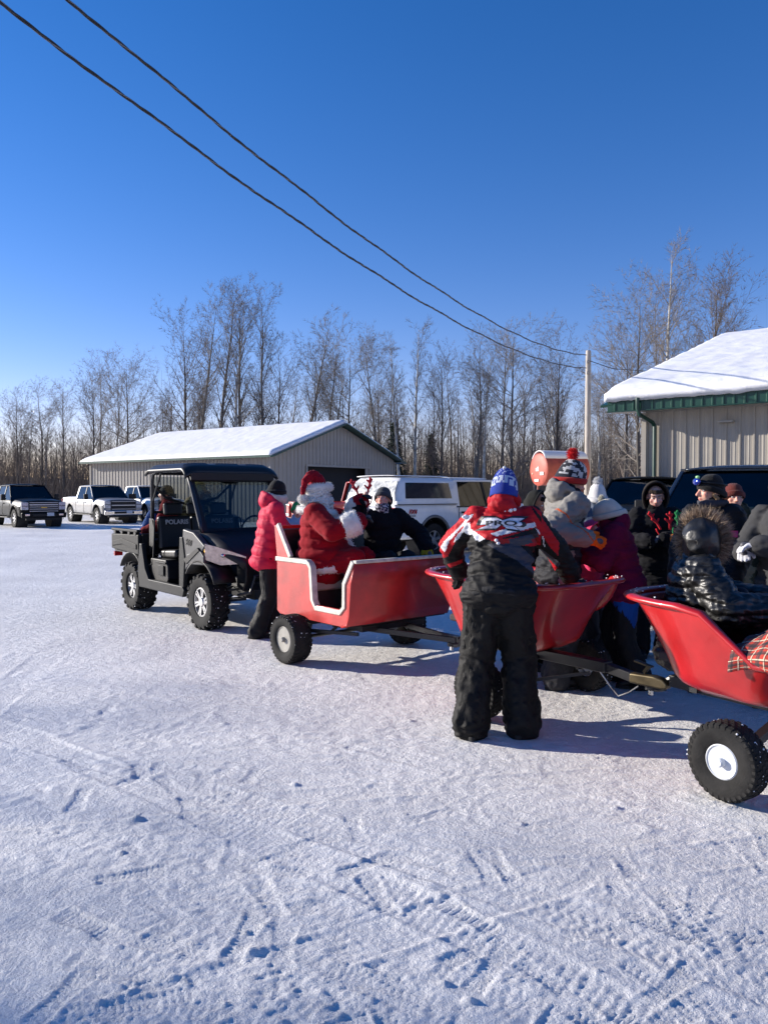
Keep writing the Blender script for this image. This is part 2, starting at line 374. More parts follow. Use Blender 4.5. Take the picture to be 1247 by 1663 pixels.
def wall_run(parent, o, d, L, h, m, top=None, skip=None, minor=True):
    """panels along direction d from o; top(x) gives the height"""
    W = .9144; n = math.ceil(L / W); cache = {}
    for i in range(n):
        x0 = i * W; ww = min(W, L - x0)
        if ww < .05: continue
        a = top(x0) if top else h; b = top(x0 + ww) if top else h; z0 = 0
        if skip and x0 + ww / 2 > skip[0] and x0 + ww / 2 < skip[1]: z0 = skip[2]
        key = (round(ww, 3), round(a - z0, 3), round(b - z0, 3))
        if key not in cache: cache[key] = panel_mesh(ww, a - z0, b - z0, minor=minor)
        p = link('wall_panel', cache[key], m, parent); p.location = (o[0] + d[0] * x0, o[1] + d[1] * x0, o[2] + z0); p.rotation_euler = (0, 0, math.atan2(d[1], d[0]))
def snow_slab(name, parent, fn, nu, nv, th, seed, lip=.1):
    """thick snow blanket over a roof plane fn(u,v) -> point; rounded, bumpy eaves"""
    mb = MB()
    def top(u, v):
        p = Vector(fn(u, v)); e = min(u, 1 - u, v) ; k = min(1, (max(v, 0) / .035)) ** .5 * min(1, max(min(u, 1 - u), 0) / .012) ** .5
        p.z += th * (.25 + .75 * k); return p
    mb.gridf(top, nu, nv); me = mb.mesh(name, 180); c = co_of(me)
    nz = pn(c[:, 0] * 2.2 + seed, c[:, 1] * 2.2, c[:, 2] * 2) * .03 + pn(c[:, 0] * 7 + seed, c[:, 1] * 7, c[:, 2] * 7) * .012
    ed = np.tile(np.clip(1 - np.linspace(0, 1, nv + 1) / .05, 0, 1), nu + 1)
    c[:, 2] += nz * .6; g = pn(c[:, 0] * 5 + seed, c[:, 1] * 5, c[:, 2] * 0) * lip * .5; c[:, 2] -= ed * np.abs(g) * .8; set_co(me, c)
    # skirt: hang an underside so that the blanket is a solid
    bm = bmesh.new(); bm.from_mesh(me); r = bmesh.ops.extrude_face_region(bm, geom=bm.faces[:]); vs_ = [x for x in r['geom'] if isinstance(x, bmesh.types.BMVert)]
    for q in vs_: q.co.z -= th * .95
    bmesh.ops.recalc_face_normals(bm, faces=bm.faces); bm.to_mesh(me); bm.free(); me.polygons.foreach_set('use_smooth', [True] * len(me.polygons))
    return link(name, me, M_roof_snow, parent)

# left shop: local +x along the long eave wall (towards the gable), +y into the building
def shop(name, label, corner, d, L, Wd, he, hp, over, m, door=None, th=.16, gable=True):
    b = empty(name, corner, d); tag(b, label, 'building')
    wall_run(b, (-L, 0, 0), (1, 0), L, he, m)
    wall_run(b, (-L, Wd, 0), (0, -1), Wd, he, m, top=lambda t: he + (hp - he) * (1 - abs(2 * t / Wd - 1)))
    wall_run(b, (0, 0, 0), (0, 1), Wd, he, m, top=lambda t: he + (hp - he) * (1 - abs(2 * t / Wd - 1)), skip=(door[0], door[1], door[2]) if door else None)
    wall_run(b, (0, Wd, 0), (-1, 0), L, he, m)
    # near-black filler box: the open doorway's shade is put into its colour
    MB().box((-L / 2, Wd / 2, he / 2 - .02), (L - 1.2, Wd - 1.2, he - .1)).build('dark_core', M_dark, b)
    sl_ = (hp - he) / (Wd / 2); zo = -over * sl_
    # roof planes
    for sgn in (0, 1):
        def rp(u, v, sgn=sgn):
            y = -over + v * (Wd / 2 + over); z = he + .06 + zo + v * (Wd / 2 + over) * sl_
            return (-L - over + u * (L + 2 * over), y if sgn == 0 else Wd - y, z)
        q = MB().gridf(rp, 1, 1).build('roof', M_green, b, solid=.05)
        snow_slab('roof_snow', b, lambda u, v: Vector(rp(u * 1.004 - .002, v * 1.0 - .004)) + Vector((0, 0, .03)), 150, 40, th, 3 + sgn)
    for x in (over + .035, -L - over - .035):   # rake trim
        for sgn in (0, 1):
            y0 = -over - .02 if sgn == 0 else Wd + over + .02
            MB().bar((x, y0, he + zo - .02), (x, Wd / 2, hp - .02 + .0), .07, .36, up=(1, 0, 0)).build('rake_trim', M_fasc, b)
    for y in (-over - .03, Wd + over + .03):
        MB().box((-L / 2, y, he + zo - .0), (L + 2 * over, .04, .12)).build('eave_trim', M_fasc, b)
    for y in (-over / 2, Wd + over / 2): MB().box((-L / 2, y, he - .12), (L + over * 2, over, .02)).build('soffit', m, b)
    for x, y in ((.02, -.02), (-L - .02, -.02), (.02, Wd + .02)): MB().box((x, y, he / 2 - .05), (.09, .09, he - .1)).build('corner_trim', m, b)
    if door:
        a, c_, h = door
        f = MB().box((.03, a - .06, h / 2), (.08, .12, h)).box((.03, c_ + .06, h / 2), (.08, .12, h)).box((.03, (a + c_) / 2, h + .05), (.08, c_ - a + .24, .12)); f.build('door_frame', m, b)
        n = 0; hh = 1
        for i in range(n):
            MB().box((-.14, (a + c_) / 2, hh * (i + .5)), (.05, c_ - a - .04, hh - .02)).build('door_panel', mat('dark_door', (.012, .013, .015), .5), b, bevel=.008)
    return b
K = 1.6
shop('metal_shop_building', 'long tan ribbed-metal shop with snowy gable roof and dark open doorway', (-3.66 * K * 1.01, 25 * K, -.03), (.815, -.58), 15.6, 11.3, 3.62, 5.55, .45, M_tan2, door=(2.9, 8.6, 3.05))

# right shop with eave side towards the camera
def right_shop():
    cx, cy = 5.56, 19.2; d = Vector((.8, -.6)); inn = Vector((.6, .8)); L = 14.0; Wd = 22.0; he = 3.62
    b = empty('tan_pole_barn', (cx + d.x * .75 + inn.x * .6, cy + d.y * .75 + inn.y * .6, -.03), d); tag(b, 'tan ribbed-metal barn with dark green eave and thick snow on its roof', 'building')
    # local x along eave to the right, y inward
    hp = 3.9 + (Wd / 2) * .285; O = .6; OL = .75
    wall_run(b, (0, 0, 0), (1, 0), L, he, M_tan)
    wall_run(b, (0, Wd - 1.2, 0), (0, -1), Wd - 1.2, he, M_tan, top=lambda t: he + (hp - he) * (1 - abs(2 * t / (Wd - 1.2) - 1)) - .05)
    MB().box((L / 2 + .8, Wd / 2, he / 2), (L - 1.2, Wd - 3, he - .1)).build('dark_core', M_dark, b)
    def rp(u, v): return (-OL + u * (L + OL), -O + v * (Wd / 2 + .0), 3.93 + v * (hp - 3.9))
    MB().gridf(rp, 1, 1).build('roof', M_green, b, solid=.06)
    def rp2(u, v): return (-OL + u * (L + OL), Wd - O - v * Wd / 2, 3.93 + v * (hp - 3.9))
    MB().gridf(rp2, 1, 1).build('roof', M_green, b, solid=.06)
    sp = lambda u, v: Vector(rp(-.004 + u * 1.01, -.008 + v * 1.01)) + Vector((0, 0, .10))
    snow_slab('roof_snow', b, sp, 200, 140, .20, 9, .12)
    snow_slab('roof_snow', b, lambda u, v: Vector(rp2(u, v)) + Vector((0, 0, .035)), 60, 60, .26, 12)
    # ribbed fascia
    pr = []; x = -OL; 
    while x < L: pr += [(x, 0), (x + .16, 0), (x + .175, .02), (x + .205, .02), (x + .22, 0)]; x += .2286
    mb = MB()
    for px_, dd in pr: mb.v += [(px_, -O - .02 - dd, 3.62), (px_, -O - .02 - dd, 3.90)]
    mb.f = [(2 * i, 2 * i + 2, 2 * i + 3, 2 * i + 1) for i in range(len(pr) - 1)]; mb.build('fascia', M_fasc, b, smooth=None)
    MB().box((L / 2 - OL / 2, -O - .03, 3.605), (L + OL, .09, .03)).box((L / 2 - OL / 2, -O - .035, 3.915), (L + OL, .09, .035)).build('eave_trim', M_green, b, bevel=.005)
    MB().box((L / 2 - OL / 2, -O / 2, 3.625), (L + OL, O, .02)).build('soffit', M_tan, b)
    MB().bar((-OL - .03, -O - .02, 3.76), (-OL - .03, Wd / 2 - O, hp - .14), .06, .3, up=(1, 0, 0)).build('rake_trim', M_fasc, b)
    MB().box((-.03, -.02, 1.8), (.12, .1, 3.6)).build('corner_trim', M_tan, b)
    # downspout from the gutter
    g = MB().tube([(.02, -O + .0 - .09, 3.9), (.02, -O - .09, 3.66), (.06, -O - .06, 3.5), (.22, -.17, 3.34), (.25, -.09, 3.24), (.25, -.09, .1)], .05, 10); g.build('downspout', M_green, b)
    # wall lamp under the eave
    MB().box((1.9, -.12, 3.27), (.34, .24, .05)).build('wall_lamp', M_tan, b, bevel=.01)
    return b
right_shop()

# ------------------------------------------------------------ trees
M_bark = mat('grey_bark', (.16, .145, .125), .9, noise=.35, nscale=4, bump=.6, bscale=25)
M_barkd = mat('dark_bark', (.075, .065, .055), .9, noise=.3, nscale=4, bump=.6, bscale=25)
M_birch = mat('pale_birch_bark', (.46, .44, .39), .8, noise=.35, nscale=3, bump=.4, bscale=20)
M_twig = mat('twigs_grey', (.21, .18, .15), .9, noise=.3, nscale=1)
M_twigb = mat('twigs_brown', (.14, .11, .09), .9, noise=.3, nscale=1)
def sticks(name, seg, n=3):
    """segments (x0,y0,z0,r0,x1,y1,z1,r1) as n-sided tapered sticks"""
    s = np.array(seg); a = s[:, :3]; b = s[:, 4:7]; d = b - a; d /= np.maximum(np.linalg.norm(d, axis=1, keepdims=True), 1e-6)
    ref = np.where(np.abs(d[:, 2:3]) < .9, [[0, 0, 1.]], [[1., 0, 0]]); x = np.cross(d, ref); x /= np.linalg.norm(x, axis=1, keepdims=True); y = np.cross(d, x)
    vs_ = []
    for p, r in ((a, s[:, 3:4]), (b, s[:, 7:8])):
        for j in range(n): t = 2 * math.pi * j / n; vs_.append(p + (x * math.cos(t) + y * math.sin(t)) * r)
    v = np.stack(vs_, 1).reshape(-1, 3); B = (np.arange(len(s)) * 2 * n)[:, None]
    f = np.concatenate([B + np.array([[j, (j + 1) % n, n + (j + 1) % n, n + j]]) for j in range(n)])
    me = bpy.data.meshes.new(name); me.from_pydata(v.tolist(), [], f.tolist()); me.update(); me.polygons.foreach_set('use_smooth', [True] * len(me.polygons)); return me
def grow(h, spread, rnd, start=.25, nb=26, upness=.75, forks=1, twig=1.0, trunk_r=None, lean=.006):
    """returns trunk segments and branch segments of a leafless tree"""
    trunk = []; br = []; r0 = trunk_r or h * .0115
    def limb(p, d, L, r, lvl, out, up):
        n = max(3 if lvl < 3 else 2, int(L / (.55 if lvl < 2 else .42))); n = min(n, 8); st = L / n; pts = [p.copy()]; cd = d.copy()
        for i in range(n):
            cd = (cd + Vector((rnd.gauss(0, .06), rnd.gauss(0, .06), rnd.gauss(0, .04) + up * .08))).normalized(); q = pts[-1] + cd * st
            ra = r * (1 - .8 * i / n); rb = r * (1 - .8 * (i + 1) / n); out.append((*pts[-1], ra, *q, rb)); pts.append(q)
            if lvl < 3:
                k = {0: 0, 1: 2.4, 2: 3.5}[lvl] * twig
                m_ = int(k) + (rnd.random() < k - int(k))
                for _ in range(m_):
                    if i == 0 and rnd.random() < .6: continue
                    a = rnd.uniform(0, 6.28); o_ = cd.orthogonal().normalized(); o_.rotate(Quaternion(cd, a)); ang = rnd.uniform(.45, .95)
                    nd = (cd * math.cos(ang) + o_ * math.sin(ang)).normalized(); LL = L * rnd.uniform(.25, .5) * (1.1 - .5 * i / n)
                    limb(q, nd, max(.35, LL), max(.008, rb * .55), lvl + 1, out, up)
    for fk in range(forks):
        d = Vector((rnd.gauss(0, lean), rnd.gauss(0, lean), 1)).normalized()
        if forks > 1: a = 6.28 * fk / forks + rnd.random(); d = Vector((math.cos(a) * .22, math.sin(a) * .22, 1)).normalized()
        hh = h * (1 if fk == 0 else rnd.uniform(.8, .97)); n = 14; p = Vector((0, 0, 0)); cd = d; pts = [p]
        rr = r0 * (1 if forks == 1 else .75)
        for i in range(n):
            cd = (cd + Vector((rnd.gauss(0, .03), rnd.gauss(0, .03), .12))).normalized(); q = pts[-1] + cd * hh / n
            trunk.append((*pts[-1], max(.008, rr * (1 - i / n) ** .8), *q, max(.007, rr * (1 - (i + 1) / n) ** .8))); pts.append(q)
        for b in range(int(nb / (1 if forks == 1 else forks * .75))):
            t = start + (1 - start) * (b + rnd.random()) / (nb / (1 if forks == 1 else forks * .75)); t = min(t, .985); i = int(t * n); p = pts[i].lerp(pts[min(i + 1, n)], t * n - i)
            a = rnd.uniform(0, 6.28); el = rnd.uniform(.35, .85) if upness < .6 else rnd.uniform(.75, 1.2); env = math.sin(math.pi * min(1, (1 - t) / (1 - start) * .8 + .12)) ** .8
            L = h * spread * (.25 + .9 * env) * rnd.uniform(.6, 1.15)
            limb(p, Vector((math.cos(a) * math.cos(el), math.sin(a) * math.cos(el), math.sin(el))), L, max(.012, rr * (1 - t) ** .7 * .45), 1, br, upness)
    return trunk, br
PROTO = {}
def proto(kind, i):
    key = (kind, i)
    if key in PROTO: return PROTO[key]
    rnd = random.Random(100 + i * 13 + sum(map(ord, kind)))
    P = {'aspen': (16, .16, .2, 40, 1.0, 1, 1.0), 'ash': (14, .24, .2, 32, .7, 1, 1.05), 'multi': (13, .22, .2, 42, .8, 3, .95), 'birch': (15, .13, .3, 34, .9, 1, .9), 'thin': (11, .10, .35, 15, .9, 1, .8), 'wide': (15, .30, .18, 32, .45, 1, 1.15)}[kind]
    t, b = grow(P[0], P[1], rnd, P[2], P[3], P[4], P[5], P[6])
    tb = sticks('trunk', t, 7); bb = sticks('crown', b, 3)
    tm, bm_ = {'aspen': (M_bark, M_twig), 'ash': (M_barkd, M_twigb), 'multi': (M_bark, M_twig), 'birch': (M_birch, M_twig), 'thin': (M_bark, M_twigb), 'wide': (M_barkd, M_twig)}[kind]
    tb.materials.append(tm); bb.materials.append(bm_); PROTO[key] = (tb, bb, P[0]); return PROTO[key]
TREE_USED = set()
ADJ = {'aspen': 'slender grey leafless aspen', 'ash': 'dark leafless ash', 'multi': 'leafless tree forking near its foot into several stems', 'birch': 'pale-barked leafless birch', 'thin': 'thin leafless sapling', 'wide': 'broad-crowned dark leafless tree'}
def tree(kind, i, px, Y, ztop, label, group, rz=None, sx=1.0):
    """px: where it stands across the view at distance Y"""
    tb, bb, h = proto(kind, i); X = (px - 623.5) / 1249 * Y
    t = empty('bare_tree', (X, Y, -.05), rz=random.uniform(0, 6.28) if rz is None else rz); s = ztop / h * .95; t.scale = (s * sx, s * sx, s)
    link('trunk', tb, None, t); link('crown', bb, None, t); tag(t, label, 'tree', group); return t
def topz(y, Y): return 1.6 + (798 - y) / 1249 * Y
G1 = 'bare trees behind the buildings'
# (kind, variant, px, Y, y of the tip, label)
TR = [
 ('ash', 0, 30, 66, 640, 'dark bare tree furthest left, above the black pickup cab'), ('wide', 1, 70, 70, 628, 'bare tree above the front of the black pickup, dark twigs'),
 ('aspen', 1, 103, 72, 626, 'narrow bare tree between the black pickup and the silver pickup'), ('ash', 1, 152, 68, 612, 'bare tree over the silver pickup, left of the tall forked one'),
 ('multi', 0, 178, 60, 578, 'tall forked bare tree by the low left end of the long snowy roof'), ('wide', 0, 205, 60, 584, 'spreading bare tree just above the left end of the long roof'),
 ('thin', 0, 258, 58, 655, 'thin lone sapling in the sky gap over the long roof'),
 ('ash', 2, 300, 62, 520, 'leftmost tree of the tall clump over the long roof, widely spread'), ('aspen', 0, 330, 60, 487, 'pale-stemmed tall bare tree, second in the clump over the long roof'),
 ('aspen', 2, 360, 62, 462, 'tallest bare tree in the clump over the long roof'), ('birch', 0, 384, 61, 480, 'whitish straight stem in the middle of the clump over the roof'),
 ('aspen', 1, 395, 63, 474, 'bare tree close beside the whitish stem over the long roof'), ('aspen', 3, 430, 61, 470, 'rounded tall bare tree at the right of the tall clump'),
 ('ash', 0, 455, 62, 560, 'short dark bare tree just right of the tall clump'), ('aspen', 0, 497, 63, 515, 'narrow bare tree left of the shop roof peak'),
 ('multi', 1, 527, 62, 520, 'forked bare tree directly left of the shop roof peak'), ('wide', 2, 560, 66, 560, 'bare tree rising directly behind the shop roof peak'),
 ('aspen', 2, 612, 64, 548, 'bare tree right of the shop roof peak'), ('birch', 1, 650, 60, 543, 'white birch stem standing just right of the shop eave'),
 ('birch', 2, 674, 62, 520, 'tallest white birch, behind the white pickup topper'), ('ash', 1, 716, 60, 585, 'dark short-crowned tree over the cab of the white pickup'),
 ('aspen', 3, 772, 60, 545, 'bare tree rising above the blue knit hat, left stem'), ('birch', 0, 786, 58, 560, 'pale stem of the pair above the blue knit hat'),
 ('wide', 1, 832, 56, 530, 'dark crooked tree with one low limb left of the red tank'), ('aspen', 1, 815, 66, 540, 'slim bare tree behind the crooked dark one'),
 ('ash', 2, 905, 54, 552, 'dark bare tree between the red tank and the utility pole'), ('thin', 1, 868, 60, 640, 'sapling just above the red tank'),
 ('wide', 0, 1040, 44, 470, 'broad dark tree leaning out beside the barn roof edge'), ('birch', 2, 1092, 48, 392, 'tallest pale-limbed tree, above the barn roof'),
 ('ash', 0, 1012, 46, 545, 'lower dark tree right of the utility pole'), ('multi', 0, 1070, 50, 470, 'forked bare tree behind the tallest pale-limbed one'), ('ash', 1, 1160, 52, 452, 'bare tree over the barn ridge, furthest right'),
 ('thin', 2, 1180, 50, 500, 'sapling beside the furthest right tree over the barn'), ('aspen', 0, 1120, 56, 470, 'bare tree in the gap between the two crowns above the barn'),
 ('wide', 2, 985, 50, 640, 'small dark tree close right of the utility pole foot'), ('birch', 1, 1015, 52, 690, 'short birch with leaning white limbs by the barn corner'),
]
for k, i, px, Y, yt, lab in TR: tree(k, i, px, Y, topz(yt, Y), lab, G1)
# smaller trees of the wood edge that nothing tells apart
rnd = random.Random(3)
for j in range(64):
    px = rnd.uniform(-60, 1060); 
    if 330 < px < 560 and rnd.random() < .6: continue
    Y = rnd.uniform(66, 84); yt = (rnd.uniform(650, 700) if px < 250 else rnd.uniform(585, 670) if px < 950 else rnd.uniform(600, 690))
    tree(rnd.choice(['thin', 'aspen', 'ash', 'thin', 'birch']), rnd.randrange(3), px, Y, topz(yt, Y), 'small bare tree in the dense row at the edge of the wood', 'small trees at the edge of the wood')
# the wood behind, read as one mass of stems and brush
seg = []; rw = np.random.RandomState(4)
for j in range(5200):
    Y = rw.uniform(70, 135); px = rw.uniform(-250, 1350); X = (px - 623.5) / 1249 * Y; h = rw.uniform(.55, 1.) * (9.6 if px > 560 else 8.4); lx, ly = rw.randn(2) * .25; r = rw.uniform(.015, .045)
    seg.append((X, Y, 0, r, X + lx, Y + ly, h * .6, r * .7)); seg.append((X + lx, Y + ly, h * .6, r * .7, X + lx * 1.6, Y + ly * 1.6, h, .01))
    for q in range(7):
        t = rw.uniform(.3, 1); a = rw.rand() * 6.28; L = rw.uniform(.5, 1.6); z = h * t; x = X + lx * t * 1.5; seg.append((x, Y, z, .016, x + math.cos(a) * L * .6, Y + math.sin(a) * L * .6, z + L * .8, .006))
tag(link('distant_woods', sticks('distant_woods', seg, 3), M_twigb), kind='stuff')
seg = []
for j in range(12000):
    Y = rw.uniform(62, 100); px = rw.uniform(-250, 1350); X = (px - 623.5) / 1249 * Y; h = rw.gamma(3.4, .85); a = rw.rand() * 6.28; k = rw.uniform(.1, .5)
    x1 = X + math.cos(a) * h * k; y1 = Y + math.sin(a) * h * k; seg.append((X, Y, 0, .02, x1, y1, h, .006))
    seg.append((X * .5 + x1 * .5, Y * .5 + y1 * .5, h / 2, .013, X + rw.randn() * .5, Y, h * .95, .005))
tag(link('undergrowth', sticks('undergrowth', seg, 3), M_twigb), kind='stuff')
# low rise of ground under the wood
MB().gridf(lambda u, v: ((u - .5) * 700, 104 + v * 160, 4.2 * min(1, v * 3) + 1.5 * math.sin(u * 40) * min(1, v * 3)), 60, 8).build('hill', mat('far_wood_floor', (.10, .085, .075), .95, noise=.4, nscale=.5)).__setitem__('kind', 'structure')
# spruces
M_spr = mat('spruce_needles', (.018, .032, .02), .9, noise=.3)
def spruce(px, Y, yt, label):
    X = (px - 623.5) / 1249 * Y; h = topz(yt, Y); t = empty('spruce_tree', (X, Y, -.05)); MB().cyl((0, 0, 0), (0, 0, h), .12, 7, .01).build('trunk', M_barkd, t)
    sg = []; rr = random.Random(int(px))
    for i in range(700):
        z = h * (.08 + .9 * rr.random() ** .8); L = (h - z) * .24 + .15; a = rr.random() * 6.28; L *= rr.uniform(.5, 1.1); x, y = math.cos(a) * L, math.sin(a) * L
        sg.append((0, 0, z, .03, x, y, z - L * .25, .01))
        for q in range(3):
            k = rr.uniform(.3, 1); sg.append((x * k, y * k, z - L * .25 * k, .035, x * k + rr.gauss(0, .15), y * k + rr.gauss(0, .15), z - L * .25 * k - .12, .01))
    link('crown', sticks('crown', sg, 3), M_spr, t); tag(t, label, 'tree')
spruce(640, 62, 680, 'small dark spruce right of the shop gable'); spruce(476, 64, 690, 'spruce tip showing over the long roof'); spruce(700, 72, 700, 'spruce in the wood above the white pickup topper')
# bare trees west of the yard; their shade falls over the near snow
for k, i, x, y, h in (('wide', 0, -31, 12.0, 14), ('ash', 1, -29, 10.2, 13), ('aspen', 2, -30, 8.6, 14), ('wide', 1, -28, 7.2, 12.5), ('multi', 0, -36, 10.0, 15), ('ash', 2, -34, 11.4, 14.5), ('aspen', 0, -33, 8.2, 15)):
    tb, bb, hh = proto(k, i); t = empty('bare_tree', (x, y, -.05), rz=x); t.scale = (h / hh,) * 3; link('trunk', tb, None, t); link('crown', bb, None, t); tag(t, 'bare tree out of view on the west side of the yard', 'tree', 'trees west of the yard')

# ------------------------------------------------------------ pole, wires, tank
M_pole = mat('weathered_pole', (.42, .38, .33), .85, noise=.25, nscale=3, bump=.3, stretch=(6, 6, .6))
pl = empty('utility_pole', (8.45, 32, -.05)); tag(pl, 'tall pale wooden utility pole beside the barn', 'utility pole')
MB().lathe([(.15, 0), (.13, 3), (.11, 7.45), (.09, 7.5), (0, 7.5)], n=14).build('pole', M_pole, pl)
for z in (7.0, 6.55): MB().box((-.05, -.14, z), (.10, .08, .12)).cyl((-.02, -.16, z), (-.02, -.26, z), .035, 8).build('insulator', mat('porcelain', (.25, .23, .22), .3), pl)
M_wire = mat('black_cable', (.018, .018, .02), .45, noise=.2); M_wire2 = mat('bare_cable', (.16, .16, .17), .35, metal=.7)
def cable(P, label):
    def at(px, py, Y): return Vector(((px - 623.5) / 1249 * Y, Y, 1.6 + (798 - py) / 1249 * Y))
    A, B, C = [at(*q) for q in P]; wv = empty('overhead_cable', (0, 0, 0)); tag(wv, label, 'cable')
    # parabola through the three measured points, run on past the yard
    def pt(t):
        tb = ((B - A).xy.length) / ((C - A).xy.length); x = A.x + (C.x - A.x) * t; y = A.y + (C.y - A.y) * t
        l = lambda a, b, c: (t - b) * (t - c) / ((a - b) * (a - c)); z = A.z * l(0, tb, 1) + B.z * l(tb, 0, 1) + C.z * l(1, 0, tb); return Vector((x, y, z))
    n = 620; c = [pt(-.0 + 1.45 * i / n) for i in range(n + 1)]
    for k in range(3):
        pts = []
        for i, p in enumerate(c):
            tdir = (c[min(i + 1, n)] - c[max(i - 1, 0)]).normalized(); s_ = tdir.cross(Vector((0, 0, 1))).normalized(); u_ = s_.cross(tdir); s = i / n * 1.45 * (C - A).length
            wob = .012 * math.sin(s * 2.1 + k * 0) ; a = s * 2 * math.pi / .85 + k * 2.094; pts.append(p + (s_ * math.cos(a) + u_ * math.sin(a)) * .0105 + u_ * wob)
        MB().tube(pts, .0115 if k < 2 else .008, 6).build('strand', M_wire if k < 2 else M_wire2, wv, smooth=180)
cable([(950, 598, 31.8), (540, 396, 13.26), (0, 8, 7.6)], 'lower twisted black overhead cable running to the pole')
cable([(950, 577, 31.8), (600, 386, 14.2), (106, 0, 8.2)], 'upper twisted black overhead cable running to the pole')
for z0, z1 in ((7.0, 6.2), (6.55, 5.9)):
    pass
tag(MB().tube([(8.5, 31.9, 7.0), (9.3, 31.4, 6.6), (10.5, 30.2, 6.3), (13.5, 27, 6.1), (19, 22, 6.6)], .014, 6).build('overhead_cable', M_wire, smooth=180), 'short black cable from the pole towards the barn roof', 'cable')

def tank():
    t = empty('fuel_tank', (6.0, 30, -.05), (.93, .36)); tag(t, 'red elevated fuel tank with snow on top, on steel legs', 'tank')
    mr = mat('red_tank_paint', (.42, .075, .045), .55, noise=.18, nscale=5, bump=.2)
    zc = 2.52; r = .62
    MB().lathe([(0, -.03), (.3, -.025), (r - .05, 0), (r, .03), (r, 1.95), (r - .05, 1.98), (0, 2.0)], (0, 0, zc), (1, 0, 0), 40).build('tank_shell', mr, t)
    MB().lathe([(r + .012, .03), (r + .012, .07)], (0, 0, zc), (1, 0, 0), 40, cap=False).build('rim_band', mr, t, solid=.01)
    wp = mat('white_sticker', (.75, .75, .72), .6)
    for y, z, a, b in ((-.02, .0, .2, .12), (.3, -.16, .24, .12), (-.06, -.42, .30, .09), (-.36, -.15, .1, .06)): MB().box((-.035, -y, zc + z), (.008, a, b)).build('sticker', wp if a > .15 else mat('faded_sticker', (.55, .28, .2), .6), t)
    MB().prism([(-.09, .06), (.02, .06), (-.035, .13)], -.04, -.032, 'yz').build('sticker', wp, t).location = (0, 0, zc)
    s = MB().gridf(lambda u, v: (.02 + u * 1.96, (v - .5) * 1.7 * .55, zc + math.sqrt(max(0, (r + .01) ** 2 - ((v - .5) * .93) ** 2)) + .10 * math.sin(math.pi * v) ** .5), 24, 12)
    s.build('snow_cap', M_roof_snow, t, solid=.03, smooth=180)
    lg = mat('rust_steel', (.2, .05, .035), .6, noise=.3)
    for x in (.3, 1.7):
        for y in (-.55, .55): MB().bar((x, y * 1.1, 0), (x, y * .8, zc - .25), .06).build('leg', lg, t)
    for x in (.3, 1.7): MB().bar((x, -.5, zc - .5), (x, .5, zc - .5), .06).bar((x, -.6, .3), (x, .5, 1.6), .03).build('brace', lg, t)
    for y in (-.5, .5): MB().bar((.3, y, zc - .5), (1.7, y, zc - .5), .06).build('brace', lg, t)
tank()

